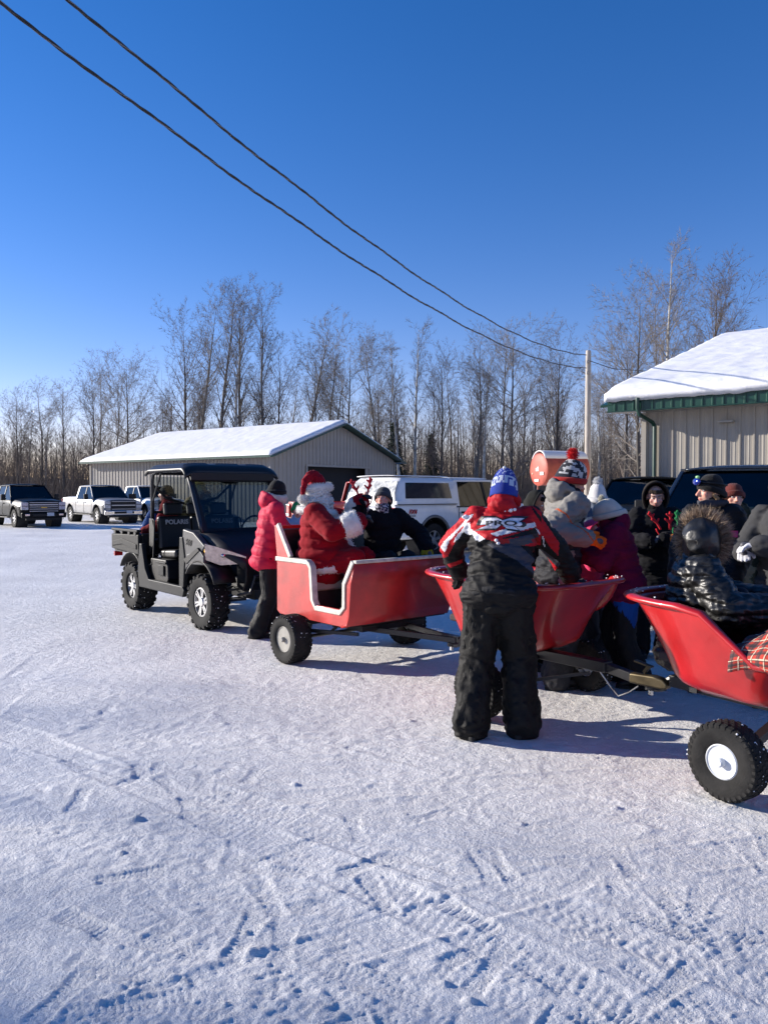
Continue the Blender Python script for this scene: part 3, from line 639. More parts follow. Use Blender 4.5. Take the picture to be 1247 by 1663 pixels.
# ------------------------------------------------------------ wheels
M_rub = mat('black_rubber', (.012, .012, .013), .8, spec=.25, noise=.35, nscale=14, bump=.2, bscale=80)
M_rubw = mat('worn_rubber', (.022, .021, .020), .85, spec=.25, noise=.45, nscale=9, bump=.2, bscale=80)
M_chr = mat('chrome', (.6, .6, .6), .18, metal=1.)
M_alu = mat('alloy', (.42, .42, .43), .35, metal=.9, noise=.15)
M_blk = mat('black_plastic', (.009, .009, .010), .5, spec=.3, noise=.3, nscale=6, bump=.1, bscale=200)
M_blks = mat('black_satin_steel', (.016, .016, .018), .38, noise=.25, nscale=8)
TYRES = {}
def tyre_mesh(kind, r, w, rr):
    key = (kind, r, w)
    if key in TYRES: return TYRES[key]
    mb = MB(); h = w / 2; sh = r * .93 if kind == 'atv' else r * .965
    prof = [(rr, -h * .72), (rr + .012, -h * .86), ((rr + r) / 2, -h * 1.0), (sh - .01, -h * .93), (sh, -h * .78), (r * (.955 if kind == 'atv' else .985), -h * .45), (r * (.965 if kind == 'atv' else .99), 0), (r * (.955 if kind == 'atv' else .985), h * .45), (sh, h * .78), (sh - .01, h * .93), ((rr + r) / 2, h * 1.0), (rr + .012, h * .86), (rr, h * .72)]
    mb.lathe(prof, (0, 0, 0), (0, 1, 0), 56, closed=True)
    def lug(a0, y0, a1, y1, wd, ht):
        """a tread block that follows the crown of the tyre"""
        n = 3; vs_ = []
        for i in range(n + 1):
            t = i / n; a = a0 + (a1 - a0) * t; y = y0 + (y1 - y0) * t; e = abs(y) / h
            rb = (sh if e > .7 else r * .965) - .012 - (.012 if e > .85 else 0); rt = r + (0 if e < .75 else -.014 * (e - .75) * 8 / 2)
            for rad, s in ((rb, -1), (rt, -1), (rt, 1), (rb, 1)):
                aa = a + s * wd / 2 / r; vs_.append((rad * math.cos(aa), y, rad * math.sin(aa)))
        fs = [(0, 1, 2, 3), (n * 4 + 3, n * 4 + 2, n * 4 + 1, n * 4)]
        for i in range(n):
            for j in range(4): fs.append((i * 4 + j, i * 4 + (j + 1) % 4, i * 4 + 4 + (j + 1) % 4, i * 4 + 4 + j))
        mb.add(vs_, fs)
    if kind == 'atv':
        n = 18
        for i in range(n):
            a = 2 * math.pi * i / n
            lug(a, -h * .02, a + .20, -h * .62, .030, .02); lug(a + math.pi / n, h * .02, a + math.pi / n + .20, h * .62, .030, .02)
            lug(a + .2, -h * .6, a + .24, -h * 1.02, .045, .02); lug(a + math.pi / n + .2, h * .6, a + math.pi / n + .24, h * 1.02, .045, .02)
    elif kind == 'turf':
        n = 34
        for i in range(n):
            a = 2 * math.pi * i / n
            for k, y in enumerate((-.62, -.2, .2, .62)): lug(a + (k % 2) * math.pi / n, (y - .16) * h, a + (k % 2) * math.pi / n + .05, (y + .16) * h, .021 * r / .22, .008)
            for s in (-1, 1): lug(a, s * h * .86, a + .02, s * h * .98, .02, .01)
    else:
        n = 44
        for i in range(n):
            a = 2 * math.pi * i / n
            for k, y in enumerate((-.72, -.26, .26, .72)): lug(a + (k % 2) * math.pi / n, (y - .2) * h, a + (k % 2) * math.pi / n + .02, (y + .2) * h, .036, .01)
    TYRES[key] = mb.mesh('tyre', 40); TYRES[key].materials.append(M_rubw if kind == 'turf' else M_rub); return TYRES[key]
RIMS = {}; SNOWB = {}
def rim_mesh(kind, rr, w, m):
    key = (kind, rr, m.name)
    if key in RIMS: return RIMS[key]
    mb = MB(); h = w / 2; o = -h * .72   # outer face at -y
    if kind == 'dish':
        mb.lathe([(rr + .008, o - .004), (rr, o - .010), (rr - .012, o + .004), (rr * .86, o + .03), (rr * .7, o + .045), (rr * .4, o + .035), (rr * .3, o + .02), (.024, o + .018), (.024, o - .03), (.017, o - .036), (0, o - .036)], (0, 0, 0), (0, 1, 0), 40)
        mb.lathe([(rr + .005, o), (rr - .01, 0), (rr + .005, -o)], (0, 0, 0), (0, 1, 0), 40, cap=False)
        for i in range(4): a = i * math.pi / 2 + .4; mb.ell((.035 * math.cos(a), o + .015, .035 * math.sin(a)), (.007, .007, .007), 6, 4)
    else:
        ns = {'five': 5, 'atv': 6, 'six': 6}[kind]
        mb.lathe([(rr + .01, o - .006), (rr - .012, o - .008), (rr - .02, o + .02), (rr - .03, o + .10), (rr - .03, -o)], (0, 0, 0), (0, 1, 0), 40, cap=False)
        mb.lathe([(0, o - .012), (.05, o - .01), (.065, o + .01), (.065, o + .05)], (0, 0, 0), (0, 1, 0), 20)
        for i in range(ns):
            a = 2 * math.pi * i / ns + .3
            for sg in ((-.16, .16) if kind != 'six' else (0,)):
                mb.bar((.05 * math.cos(a + sg), o + .012, .05 * math.sin(a + sg)), ((rr - .01) * math.cos(a + sg * .9), o + .004, (rr - .01) * math.sin(a + sg * .9)), .024 if kind != 'six' else .07, .022, up=(0, 1, 0))
    RIMS[key] = mb.mesh('rim', 40); RIMS[key].materials.append(m); return RIMS[key]
def wheel(parent, loc, kind, r, w, rr, rk, rm, side=-1, hub=True):
    """side -1: outer face to local -Y (the vehicle's right)"""
    e = empty('wheel', loc, parent=parent); e.rotation_euler = (0, random.random() * 6 if side < 0 else random.random() * 6, 0 if side < 0 else math.pi)
    link('tyre', tyre_mesh(kind, r, w, rr), None, e); link('rim', rim_mesh(rk, rr, w, rm), None, e)
    key = (kind, r, w)
    if key not in SNOWB:
        rq = random.Random(int(r * 1000)); mb = MB()
        for i in range(110):
            a = rq.random() * 6.28; y = rq.gauss(0, w * .28); y = max(-w * .47, min(w * .47, y)); q = r * (.972 if abs(y) < w * .35 else .945); sz = .002 + .006 * rq.random() ** 2.5; mb.ell((q * math.cos(a), y, q * math.sin(a)), (sz, sz * 1.3, sz), 5, 3)
        SNOWB[key] = mb.mesh('packed_snow', 180); SNOWB[key].materials.append(M_roof_snow)
    link('packed_snow', SNOWB[key], None, e)['kind'] = 'stuff'
    if rk != 'dish': MB().lathe([(rr - .032, -.01), (0, -.01)], (0, 0, 0), (0, 1, 0), 24).build('brake_disc', M_blk, e)
    return e

# ------------------------------------------------------------ red carts
M_sled = mat('sled_red_paint', (.44, .016, .014), .42, noise=.26, nscale=5, bump=.12, bscale=30, color2=None, coat=.15)
M_tub = mat('tub_red_gelcoat', (.42, .012, .014), .32, noise=.22, nscale=4, bump=.06, bscale=40, coat=.35)
M_wht = mat('worn_white_trim', (.62, .57, .48), .55, noise=.22, nscale=14, bump=.15)
M_rimw = mat('white_rim_paint', (.62, .64, .66), .35, noise=.15)
M_rimg = mat('grey_rim_paint', (.30, .285, .25), .4, noise=.2)
M_inn = mat('cart_inside', (.03, .02, .02), .8, noise=.3)
F_SL = (.645, -.765)
sled = empty('parade_sled_cart', (-.32, 7.63, 0), F_SL); tag(sled, 'boxy red sled cart with white-trimmed doorway, the costumed person riding in it', 'cart')
# side panels (y = -.60 near, +.60 far); x from -.62 to .70 ; z .40 - .96
W2 = .60; XB, XF = -.40, .74; Z0, Z1 = .41, .95
side = [(XB, Z0 + .03), (XB + .05, Z0), (XF - .08, Z0), (XF - .02, Z0 + .03), (XF + .0, Z0 + .10), (XF + .03, .80), (XF + .10, .98), (XF + .06, 1.0), (XF - .055, .80), (XF - .055, .60), (XF - .09, .56), (.26, .56), (.215, .60), (.19, .90), (.155, Z1), (XB, Z1)]
for y, s in ((-W2, 1), (W2, -1)):
    MB().prism(side, y - .018, y + .018).build('side_panel', M_sled, sled, bevel=.006)
    # white trim round the doorway, one bent strip
    tr = [(XB - .01, Z1 + .012), (.12, Z1 + .012), (.165, Z1 - .01), (.195, .90), (.222, .605), (.262, .548), (XF - .11, .548), (XF - .065, .59), (XF - .06, .80), (XF + .065, 1.005)]
    mb = MB(); q = [Vector((a, y, b)) for a, b in tr]; mb2 = []
    P_, N_ = [], []
    for i, p in enumerate(q):
        t = (q[min(i + 1, len(q) - 1)] - q[max(i - 1, 0)]).normalized(); nrm = Vector((t.z, 0, -t.x)); wd = .036
        P_.append(p - nrm * wd * .2); N_.append(p + nrm * wd)
    base = []
    for k in range(len(q)):
        for yy in (y - .031, y + .031):
            mb.v.append((P_[k].x, yy, P_[k].z)); mb.v.append((N_[k].x, yy, N_[k].z))
    for k in range(len(q) - 1):
        a = 4 * k; b = a + 4
        for u_, v_ in ((0, 1), (1, 3), (3, 2), (2, 0)): mb.f.append((a + u_, a + v_, b + v_, b + u_))
    mb.f += [(0, 1, 3, 2), (4 * len(q) - 4, 4 * len(q) - 3, 4 * len(q) - 1, 4 * len(q) - 2)]
    mb.build('door_trim', M_wht, sled, bevel=.006)
    # seat-back side wing with its white edge
    MB().prism([(XB, Z1 - .01), (XB + .22, Z1 - .01), (XB - .01, 1.27), (XB - .05, 1.27)], y - .016, y + .016).build('wing', M_sled, sled, bevel=.005)
    MB().bar((XB + .225, y, Z1 + .02), (XB + .0, y, 1.285), .05, .035, up=(0, 1, 0)).build('wing_trim', M_wht, sled, bevel=.008)
# curved dash (front panel)
pr = [(XF - .10, Z0), (XF - .02, Z0 + .02), (XF + .012, Z0 + .10), (XF + .04, .80), (XF + .10, .985)]
mb = MB(); n = len(pr)
for x, z in pr: mb.v += [(x, -W2 - .018, z), (x, W2 + .018, z)]
mb.f = [(2 * i, 2 * i + 1, 2 * i + 3, 2 * i + 2) for i in range(n - 1)]; mb.build('dash_panel', M_sled, sled, solid=.022, smooth=50)
MB().box((XF + .10, 0, .995), (.05, 2 * W2 + .04, .03)).build('dash_trim', M_wht, sled, bevel=.008)
MB().box((XB + .03 - .06, 0, 1.0), (.03, 2 * W2 - .03, .54)).build('seat_back_panel', M_sled, sled, bevel=.004)
MB().box((XB + .07 - .02, 0, 1.03), (.06, 2 * W2 - .06, .42), Matrix.Rotation(-.18, 4, 'Y')).build('seat_back_cushion', mat('black_vinyl', (.015, .015, .016), .4, bump=.1), sled, bevel=.02)
MB().box((XB + .26, 0, .71), (.52, 2 * W2 - .06, .10)).build('seat_cushion', mat('cream_vinyl', (.40, .37, .31), .5, noise=.15), sled, bevel=.03)
MB().box((XB + .25, 0, .54), (.46, 2 * W2 - .08, .24)).build('seat_box', M_inn, sled)
MB().box((.17, 0, Z0 + .015), (1.1, 2 * W2 - .04, .03)).build('floor_board', M_inn, sled)
ch = MB().bar((-.45, -.35, .36), (.62, -.35, .36), .05, .05).bar((-.45, .35, .36), (.62, .35, .36), .05, .05).bar((.62, -.38, .36), (.62, .38, .36), .05).bar((-.1, -.5, .345), (-.1, .5, .345), .06, .05); ch.build('chassis', M_blks, sled)
MB().cyl((0, -.70, .225), (0, .70, .225), .018, 10).bar((0, -.55, .225), (-.02, -.5, .35), .05).bar((0, .55, .225), (-.02, .5, .35), .05).build('axle', M_blks, sled)
MB().bar((.1, -.3, .33), (1.47, -.02, .34), .035, .045).bar((.1, .3, .33), (1.40, .02, .34), .035, .045).bar((1.3, 0, .35), (1.5, 0, .35), .06, .05).build('tongue', M_blks, sled)
MB().bar((.0, -.62, .30), (.55, -.35, .30), .03).bar((.2, -.42, .27), (.26, -.34, .36), .07, .02).build('steering_rod', M_blks, sled)
MB().box((.35, .05, .33), (.30, .25, .10)).build('mount_plate', mat('galvanized', (.25, .25, .24), .5, metal=.5), sled, bevel=.01)
wheel(sled, (0, -.72, .228), 'turf', .228, .20, .115, 'dish', M_rimg, -1); wheel(sled, (0, .72, .228), 'turf', .228, .20, .115, 'dish', M_rimg, 1)
# steering wheel? none in view; bells none

def tub_cart(loc, f, label, blanket=False, nt=.60):
    t = empty('tub_cart', loc, f); tag(t, label, 'cart', 'red tub carts')
    def sgnp(v, p): return math.copysign(abs(v) ** p, v)
    def rimz(x, yy):
        k = max(0, 1 - ((x - .11) / (.37 if x < .11 else .22)) ** 2); s = min(1, abs(yy) / .3); return .955 - .26 * (k ** 1.2) * s + .02 * max(0, -x - .5)
    def pt(u, v, off=0):
        a = u * 2 * math.pi; fr = math.cos(a) > 0; ca, sa = sgnp(math.cos(a), .36 if fr else .62), sgnp(math.sin(a), .42 if fr else .72)
        # bottom outline and rim outline
        xb, yb = -.22 + .40 * ca, .33 * sa; xr = -.235 + (.70 * ca if ca > 0 else .68 * ca); yr = .475 * sa
        zr = rimz(xr, yr); e = v ** .62 if v < 1 else 1; q = v ** 1.15
        x = xb + (xr - xb) * q ** 1.25; y = yb + (yr - yb) * (q ** .8); z = .435 + (zr - .435) * (v ** 1.0)
        if v < .12: x = -.22 + (x + .22) * (.80 + .2 * (v / .12) ** .5); y *= .80 + .2 * (v / .12) ** .5
        return Vector((x, y, z))
    mb = MB().gridf(lambda u, v: pt(u, v), 72, 14, cu=True)
    B = 15; mb.f.append(tuple(i * B for i in range(72)))
    mb.build('tub_shell', M_tub, t, smooth=60, solid=.016)
    pts = [pt(i / 72, 1) for i in range(72)]
    ctr = Vector((-.235, 0, 0)); 
    mb = MB(); k = 10
    rim = []
    for i, p in enumerate(pts):
        o_ = Vector((p.x - ctr.x, p.y, 0)).normalized(); cpt = p + o_ * .022 + Vector((0, 0, -.006))
        flat = 1.25 if p.x < -.6 or p.x > .2 else 1.0
        for j in range(k):
            a = 2 * math.pi * j / k; mb.v.append(tuple(cpt + o_ * math.cos(a) * .036 * flat + Vector((0, 0, 1)) * math.sin(a) * .021))
    for i in range(72):
        for j in range(k): mb.f.append((i * k + j, i * k + (j + 1) % k, ((i + 1) % 72) * k + (j + 1) % k, ((i + 1) % 72) * k + j))
    mb.build('rolled_rim', M_tub, t, smooth=180)
    rq = random.Random(8); mb = MB(); [mb.ell(pts[i % 72] + Vector((rq.gauss(0, .02) + .0, rq.gauss(0, .02), .017)), (rq.uniform(.002, .009), rq.uniform(.002, .008), rq.uniform(.002, .004)), 6, 4) for i in range(90) if rq.random() < .5]; mb.build('snow_crumbs', M_roof_snow, t, smooth=180)['kind'] = 'stuff'
    MB().box((-.50, 0, .60), (.34, .60, .06)).build('seat', M_inn, t, bevel=.02)
    MB().bar((-.78, 0, .385), (.62, 0, .385), .09, .075).build('frame_beam', M_blks, t, bevel=.006)
    MB().bar((-.45, -.26, .425), (-.45, .26, .425), .05, .03).bar((.05, -.26, .425), (.05, .26, .425), .05, .03).build('cross_member', M_blks, t)
    MB().bar((.60, 0, .385), (.86, 0, .345), .065, .06).build('tongue', M_blks, t, bevel=.004)
    c = MB().prism([(.80, .315), (.80, .385), (.98, .395), (1.05, .385), (1.085, .355), (1.08, .325), (1.04, .315)], -.035, .035); c.build('coupler', mat('brass_zinc', (.12, .095, .055), .42, metal=.8, noise=.3), t, bevel=.016, seg=3)
    MB().bar((.90, 0, .40), (.935, 0, .445), .03, .02).bar((.83, 0, .468), (.955, 0, .445), .04, .010).build('coupler_latch', mat('brass_zinc', (.20, .155, .08), .38, metal=.85), t)
    MB().tube([(-.75, 0, .385), (-.80, 0, .385), (-.84, 0, .36), (-.85, 0, .315), (-.90, 0, .30), (-.97, 0, .30)], .022, 8).cyl((-.95, 0, .285), (-.95, 0, .315), .04, 12).build('ball_mount', M_blks, t)
    MB().ell((-.95, 0, .335), (.025, .025, .025), 12, 8).cyl((-.95, 0, .25), (-.95, 0, .285), .018, 6).build('hitch_ball', M_chr, t)
    for s in (-1, 1):
        MB().bar((.0, s * .04, .36), (.0, s * .50, .215), .05, .045).build('strut', M_blks, t)
        MB().cyl((0, s * .46, .205), (0, s * (nt if s < 0 else .6) - s * .04, .205), .017, 10).build('axle_stub', M_blks, t)
        wheel(t, (0, s * (nt if s < 0 else .60), .205), 'turf', .205, .135, .085, 'dish', M_rimw, -1 if s < 0 else 1)
    MB().bar((.0, -.5, .215), (.5, -.05, .33), .02).bar((.0, .5, .215), (.5, .05, .33), .02).build('tie_rod', M_blks, t)
    MB().tube([(.55, 0, .34), (.62, .03, .24), (.7, 0, .20), (.8, -.03, .25), (.88, -.04, .31)], .005, 6).build('safety_chain', M_alu, t)
    return t
F2 = (.624, -.783); F3 = (.54, -.84)
tub2 = tub_cart((1.17, 5.79, 0), F2, 'red tub cart that the person in the racing jacket leans over', nt=.635)
tub3 = tub_cart((2.29, 4.29, 0), F3, 'red tub cart nearest the camera, carrying the person in the puffer coat')

# tartan blanket folded over the near rim of the front tub
M_tar = bpy.data.materials.new('tartan'); M_tar.use_nodes = True
def tartan():
    nt = M_tar.node_tree; N = nt.nodes; L = nt.links; p = N['Principled BSDF']; p.inputs['Roughness'].default_value = .9
    tc = N.new('ShaderNodeUVMap'); sp = N.new('ShaderNodeSeparateXYZ'); L.new(tc.outputs[0], sp.inputs[0]); last = None
    base = N.new('ShaderNodeRGB'); base.outputs[0].default_value = (.40, .035, .02, 1); last = base.outputs[0]
    for ax, freq, lo, hi, col in (('X', 7, .0, .34, (.015, .03, .035)), ('Y', 7, .0, .34, (.015, .03, .035)), ('X', 7, .62, .70, (.65, .55, .4)), ('Y', 7, .62, .70, (.65, .55, .4)), ('X', 14, .40, .52, (.02, .015, .015)), ('Y', 14, .40, .52, (.02, .015, .015))):
        a = N.new('ShaderNodeMath'); a.operation = 'MULTIPLY'; L.new(sp.outputs[ax], a.inputs[0]); a.inputs[1].default_value = freq
        b = N.new('ShaderNodeMath'); b.operation = 'FRACT'; L.new(a.outputs[0], b.inputs[0])
        c = N.new('ShaderNodeMath'); c.operation = 'COMPARE'; L.new(b.outputs[0], c.inputs[0]); c.inputs[1].default_value = (lo + hi) / 2; c.inputs[2].default_value = (hi - lo) / 2
        d = N.new('ShaderNodeMath'); d.operation = 'MULTIPLY'; L.new(c.outputs[0], d.inputs[0]); d.inputs[1].default_value = .72
        mx = N.new('ShaderNodeMix'); mx.data_type = 'RGBA'; L.new(d.outputs[0], mx.inputs['Factor']); L.new(last, mx.inputs['A']); mx.inputs['B'].default_value = (*col, 1); last = mx.outputs['Result']
    L.new(last, p.inputs['Base Color'])
tartan()
def blanket(name, m, spine, width, sag, label, seed, uvs=1., th=.02):
    """a soft folded cloth lofted along a spine of world points"""
    sp = [Vector(p) for p in spine]; nu, nv = 46, 26; mb = MB()
    def f(u, v):
        x = u * (len(sp) - 1); i = min(int(x), len(sp) - 2); p = sp[i].lerp(sp[i + 1], x - i); wv = (v - .5)
        q = p + Vector(width) * wv; q.z -= sag * (abs(wv) * 2) ** 2; return q
    mb.gridf(f, nu, nv); me = mb.mesh(name, 180); c = co_of(me); nn = no_of(me)
    c += nn * (pn(c[:, 0] * 6 + seed, c[:, 1] * 6, c[:, 2] * 6) * .035 + np.abs(pn(c[:, 0] * 11 + seed, c[:, 1] * 9, c[:, 2] * 9)) * .03)[:, None]; set_co(me, c)
    uv = me.uv_layers.new(name='UVMap'); 
    for l in me.loops:
        vi = l.vertex_index; uv.data[l.index].uv = ((vi // (nv + 1)) / nu * uvs, (vi % (nv + 1)) / nv * uvs)
    o = link(name, me, m); md = o.modifiers.new('s', 'SOLIDIFY'); md.thickness = th; return tag(o, label, 'blanket')

# ------------------------------------------------------------ utility vehicle
def utv():
    f = (.636, -.773); t = empty('utility_vehicle', (-2.235, 10.10, 0), f); tag(t, 'black side-by-side utility vehicle with roof, windshield and knobby tyres', 'utility vehicle')
    G = mat('graphite_plastic', (.016, .017, .018), .5, noise=.15, nscale=3, metal=.0, spec=.18); B = M_blk; BS = M_blks
    for x, w_ in ((1.03, .24), (-1.03, .27)):
        for s in (-1, 1): wheel(t, (x, s * .60, .325), 'atv', .33, w_, .165, 'atv', M_alu, s)
    # chassis and underbody
    MB().box((0, 0, .37), (1.5, .95, .08)).box((1.15, 0, .46), (.55, .42, .22)).box((-1.0, 0, .5), (.8, .5, .3)).build('frame', BS, t)
    for x in (1.03, -1.03):
        for s in (-1, 1):
            MB().tube([(x - .18, s * .2, .34), (x, s * .5, .31), (x + .18, s * .2, .34)], .018, 6).tube([(x - .12, s * .22, .46), (x, s * .5, .42), (x + .12, s * .22, .46)], .014, 6).cyl((x, s * .15, .325), (x, s * .5, .325), .022, 8).build('suspension_arm', BS, t)
            MB().cyl((x, s * .42, .40), (x - .05, s * .30, .80), .022, 8).tube([(x - .05 * k / 40, s * (.42 - .12 * k / 40) + .042 * math.cos(k * 1.2), .42 + .34 * k / 40 + .042 * math.sin(k * 1.2) * .2) for k in range(41)], .007, 5).build('shock', M_alu, t)
    # rocker / sill
    for s in (-1, 1):
        MB().prism([(-.72, .34), (.62, .34), (.66, .42), (.60, .47), (-.40, .47), (-.52, .60), (-.62, .92), (-.70, .92), (-.76, .55)], s * .70 - .03, s * .70 + .03).build('rocker_panel', G, t, bevel=.015)
        MB().prism([(.50, .45), (.62, .45), (.66, .80), (.60, 1.06), (.52, 1.06), (.50, .8)], s * .69 - .03, s * .69 + .03).build('kick_panel', G, t, bevel=.012)
    MB().box((.05, 0, .42), (1.1, 1.3, .03)).build('floor', B, t)
    # seat base, cushions, backs, headrests
    MB().prism([(-.50, .43), (.02, .43), (.06, .50), (.04, .66), (-.02, .74), (-.50, .74)], -.66, .66).build('seat_base', B, t, bevel=.02)
    MB().box((-.12, -.672, .60), (.16, .02, .13)).box((-.13, -.672, .70), (.30, .02, .02)).build('base_latch', G, t, bevel=.006)
    for y, wd in ((-.33, .46), (.33, .46), (0, .18)):
        MB().box((-.20, y, .80), (.50, wd, .11), Matrix.Rotation(-.06, 4, 'Y')).build('seat_cushion', mat('seat_vinyl', (.009, .009, .010), .45, bump=.08), t, bevel=.04, seg=3)
        bk = MB().box((-.47, y, 1.06), (.09, wd, .44), Matrix.Rotation(-.16, 4, 'Y')).build('seat_back', MATS['seat_vinyl'], t, bevel=.035, seg=3)
        MB().box((-.53, y, 1.37), (.08, .26, .17), Matrix.Rotation(-.16, 4, 'Y')).build('headrest', MATS['seat_vinyl'], t, bevel=.035, seg=3)
        if wd > .3: text('seat_lettering', 'POLARIS', .085, (-.445 + .05, y, 1.20), (0, 1, 0), (-.16, 0, 1), mat('grey_lettering', (.42, .42, .43), .6), t, depth=.003, bold=.002)
    # dash and steering wheel
    MB().prism([(.50, .95), (.80, .95), (.86, 1.12), (.62, 1.14), (.48, 1.06)], -.62, .62).build('dashboard', B, t, bevel=.02)
    MB().tube([(.40 + .05 * math.sin(a) * .9, .36 + .17 * math.cos(a), 1.12 + .17 * math.sin(a)) for a in [2 * math.pi * i / 24 for i in range(24)]], .014, 6, closed=True).cyl((.40, .36, 1.12), (.62, .36, 1.02), .02, 8).bar((.40, .20, 1.12), (.40, .52, 1.12), .03, .02).build('steering_wheel', B, t)
    # roll cage
    r = .026
    for s in (-1, 1):
        y = s * .575
        MB().tube([(.86, s * .58, 1.10), (.80, s * .58, 1.22), (.58, y, 1.62), (.47, y, 1.80), (.36, y, 1.865), (-.45, y, 1.875), (-.58, y, 1.84), (-.62, y, 1.74), (-.62, y, .92)], r, 10).build('roll_bar', mat('cage_paint', (.02, .02, .022), .3, coat=.3), t, smooth=180)
        MB().tube([(-.62, y, 1.70), (-.62, s * .38, 1.52), (-.62, s * .12, 1.44)], .018, 8).tube([(-.36, y * .98, 1.85), (-.62, y, 1.45)], .015, 8).build('cage_brace', BS, t)
        MB().tube([(-.56, s * .62, 1.24), (-.46, s * .63, 1.24), (-.42, s * .63, 1.22), (-.42, s * .65, .72), (-.44, s * .66, .66), (-.52, s * .67, .64)], .010, 6).build('grab_bar', G, t, smooth=180)
        MB().prism([(-.60, 1.25), (-.50, 1.25), (-.44, 1.12), (-.47, .9), (-.60, .8)], s * .62 - .012, s * .62 + .012).build('side_bolster', B, t, bevel=.01)
    MB().tube([(-.62, -.575, .95), (-.62, .575, .95)], r, 8).tube([(-.62, -.575, 1.33), (-.62, .575, 1.33)], .018, 8).tube([(-.6, -.56, 1.85), (-.6, .56, 1.85)], r, 8).tube([(.40, -.56, 1.84), (.40, .56, 1.84)], r, 8).build('cross_bar', BS, t)
    # roof with raised ribs and drooping rounded edge
    rf = MB().gridf(lambda u, v: (-.70 + 1.24 * u, -.645 + 1.29 * v, 1.925 - .06 * abs(2 * v - 1) ** 9 - .10 * max(0, (u - .90) / .10) ** 1.6 - .05 * max(0, (.08 - u) / .08) + .02 * (1 if .16 < (v * 3) % 1 < .84 else 0) * (1 if .1 < u < .86 else 0)), 34, 48).build('roof', mat('roof_plastic', (.009, .009, .010), .4, noise=.2, spec=.4), t, solid=.035, smooth=50)
    MB().prism([(.34, 1.84), (.52, 1.72), (.56, 1.74), (.56, 1.84)], -.58, .58).build('windshield_header', B, t, bevel=.01)
    MB().ell((.44, .0, 1.74), (.03, .14, .04), 12, 8).build('rear_mirror', B, t)
    # windshield
    a, b = Vector((.86, 0, 1.13)), Vector((.46, 0, 1.80))
    gl = MB(); gl.add([(a.x, -.53, a.z), (a.x, .53, a.z), (b.x, .53, b.z), (b.x, -.53, b.z)], [(0, 1, 2, 3)]); gl.build('windshield', glass('utv_glass', (.42, .48, .50), .0), t, solid=.006)
    fr = MB()
    for p, q in (((a.x, -.55, a.z), (b.x, -.55, b.z)), ((a.x, .55, a.z), (b.x, .55, b.z)), ((a.x, -.57, a.z), (a.x, .57, a.z)), ((b.x, -.57, b.z), (b.x, .57, b.z))): fr.bar(p, q, .075, .035, up=(1, 0, 1))
    fr.build('windshield_frame', B, t, bevel=.01)
    MB().add([(-.66, -.54, 1.36), (-.66, .54, 1.36), (-.66, .54, 1.80), (-.66, -.54, 1.80)], [(0, 1, 2, 3)]).build('rear_window', glass('clear_glass', (.75, .78, .78), .03), t, solid=.005)
    text('windshield_lettering', 'POLARIS', .055, (.855, .30, 1.175), (0, 1, 0), (-.4, 0, .67), MATS['grey_lettering'], t, depth=.002, bold=.001)
    # hood: faceted
    hp = [  # rows of (x, z centre, z edge, half width)
        (.84, 1.14, 1.11, .62), (1.0, 1.12, 1.05, .62), (1.2, 1.05, .96, .60), (1.36, .96, .86, .54), (1.48, .86, .78, .44), (1.52, .78, .72, .40)]
    mb = MB(); ys = (-1, -.82, -.42, -.30, 0, .30, .42, .82, 1); lift = (0, .7, .85, 1.06, 1, 1.06, .85, .7, 0)
    for x, zc, ze, hw in hp:
        for k, yy in enumerate(ys): mb.v.append((x + (.0 if abs(yy) < .9 else -.02), yy * hw, ze + (zc - ze) * lift[k]))
    for i in range(len(hp) - 1):
        for k in range(8): mb.f.append((i * 9 + k, (i + 1) * 9 + k, (i + 1) * 9 + k + 1, i * 9 + k + 1))
    mb.build('hood', mat('hood_plastic', (.008, .008, .011), .42, noise=.1, spec=.35), t, solid=.02, smooth=25)
    for s in (-1, 1):
        # fender with number, lower fender skirt
        MB().prism([(.58, 1.16), (.86, 1.13), (1.16, .98), (1.10, .92), (.78, .74), (.60, .72), (.56, .95)], s * .665 - .04, s * .665 + .04).build('upper_fender', mat('silver_plastic', (.06, .06, .063), .42, spec=.3, noise=.1), t, bevel=.02)
        MB().prism([(.70, .86), (1.06, .93), (1.16, .86), (1.16, .76), (.78, .74), (.66, .66)], s * .675 - .045, s * .675 + .045).build('lower_fender', MATS['silver_plastic'], t, bevel=.015)
        MB().prism([(.66, .80), (1.02, .955), (1.06, .925), (.72, .745)], s * .71 - .02, s * .71 + .02).build('fender_stripe', B, t)
        text('side_number', '900', .11, (.74, s * .7105, 1.0), (-s * 1.0, 0, -.05) if s > 0 else (1, 0, -.1), (.15, 0, 1), B, t, depth=.002, shear=.35)
        # amber corner and headlight
        MB().prism([(1.07, .93), (1.15, .99), (1.16, .88)], s * .66 - .03, s * .66 + .045).build('turn_lens', mat('amber_lens', (.65, .33, .02), .2, coat=.5), t, bevel=.006)
        hl = MB().add([(1.15, s * .70, 1.01), (1.30, s * .62, .975), (1.50, s * .36, .865), (1.46, s * .33, .78), (1.30, s * .58, .76), (1.15, s * .70, .82), (1.10, s * .5, .96), (1.10, s * .5, .84), (1.35, s * .3, .90), (1.35, s * .3, .82)],
            [(0, 1, 2, 3, 4, 5), (0, 6, 8, 2, 1), (5, 4, 3, 9, 7), (0, 5, 7, 6), (2, 8, 9, 3)]).build('headlight', mat('headlight_lens', (.60, .48, .42), .15, metal=.6, noise=.25, nscale=25, bump=.25, bscale=50, coat=1.), t, bevel=.006)
        MB().ell((1.31, s * .55, .875), (.03, .03, .025), 10, 6).build('headlight_bulb', M_chr, hl)
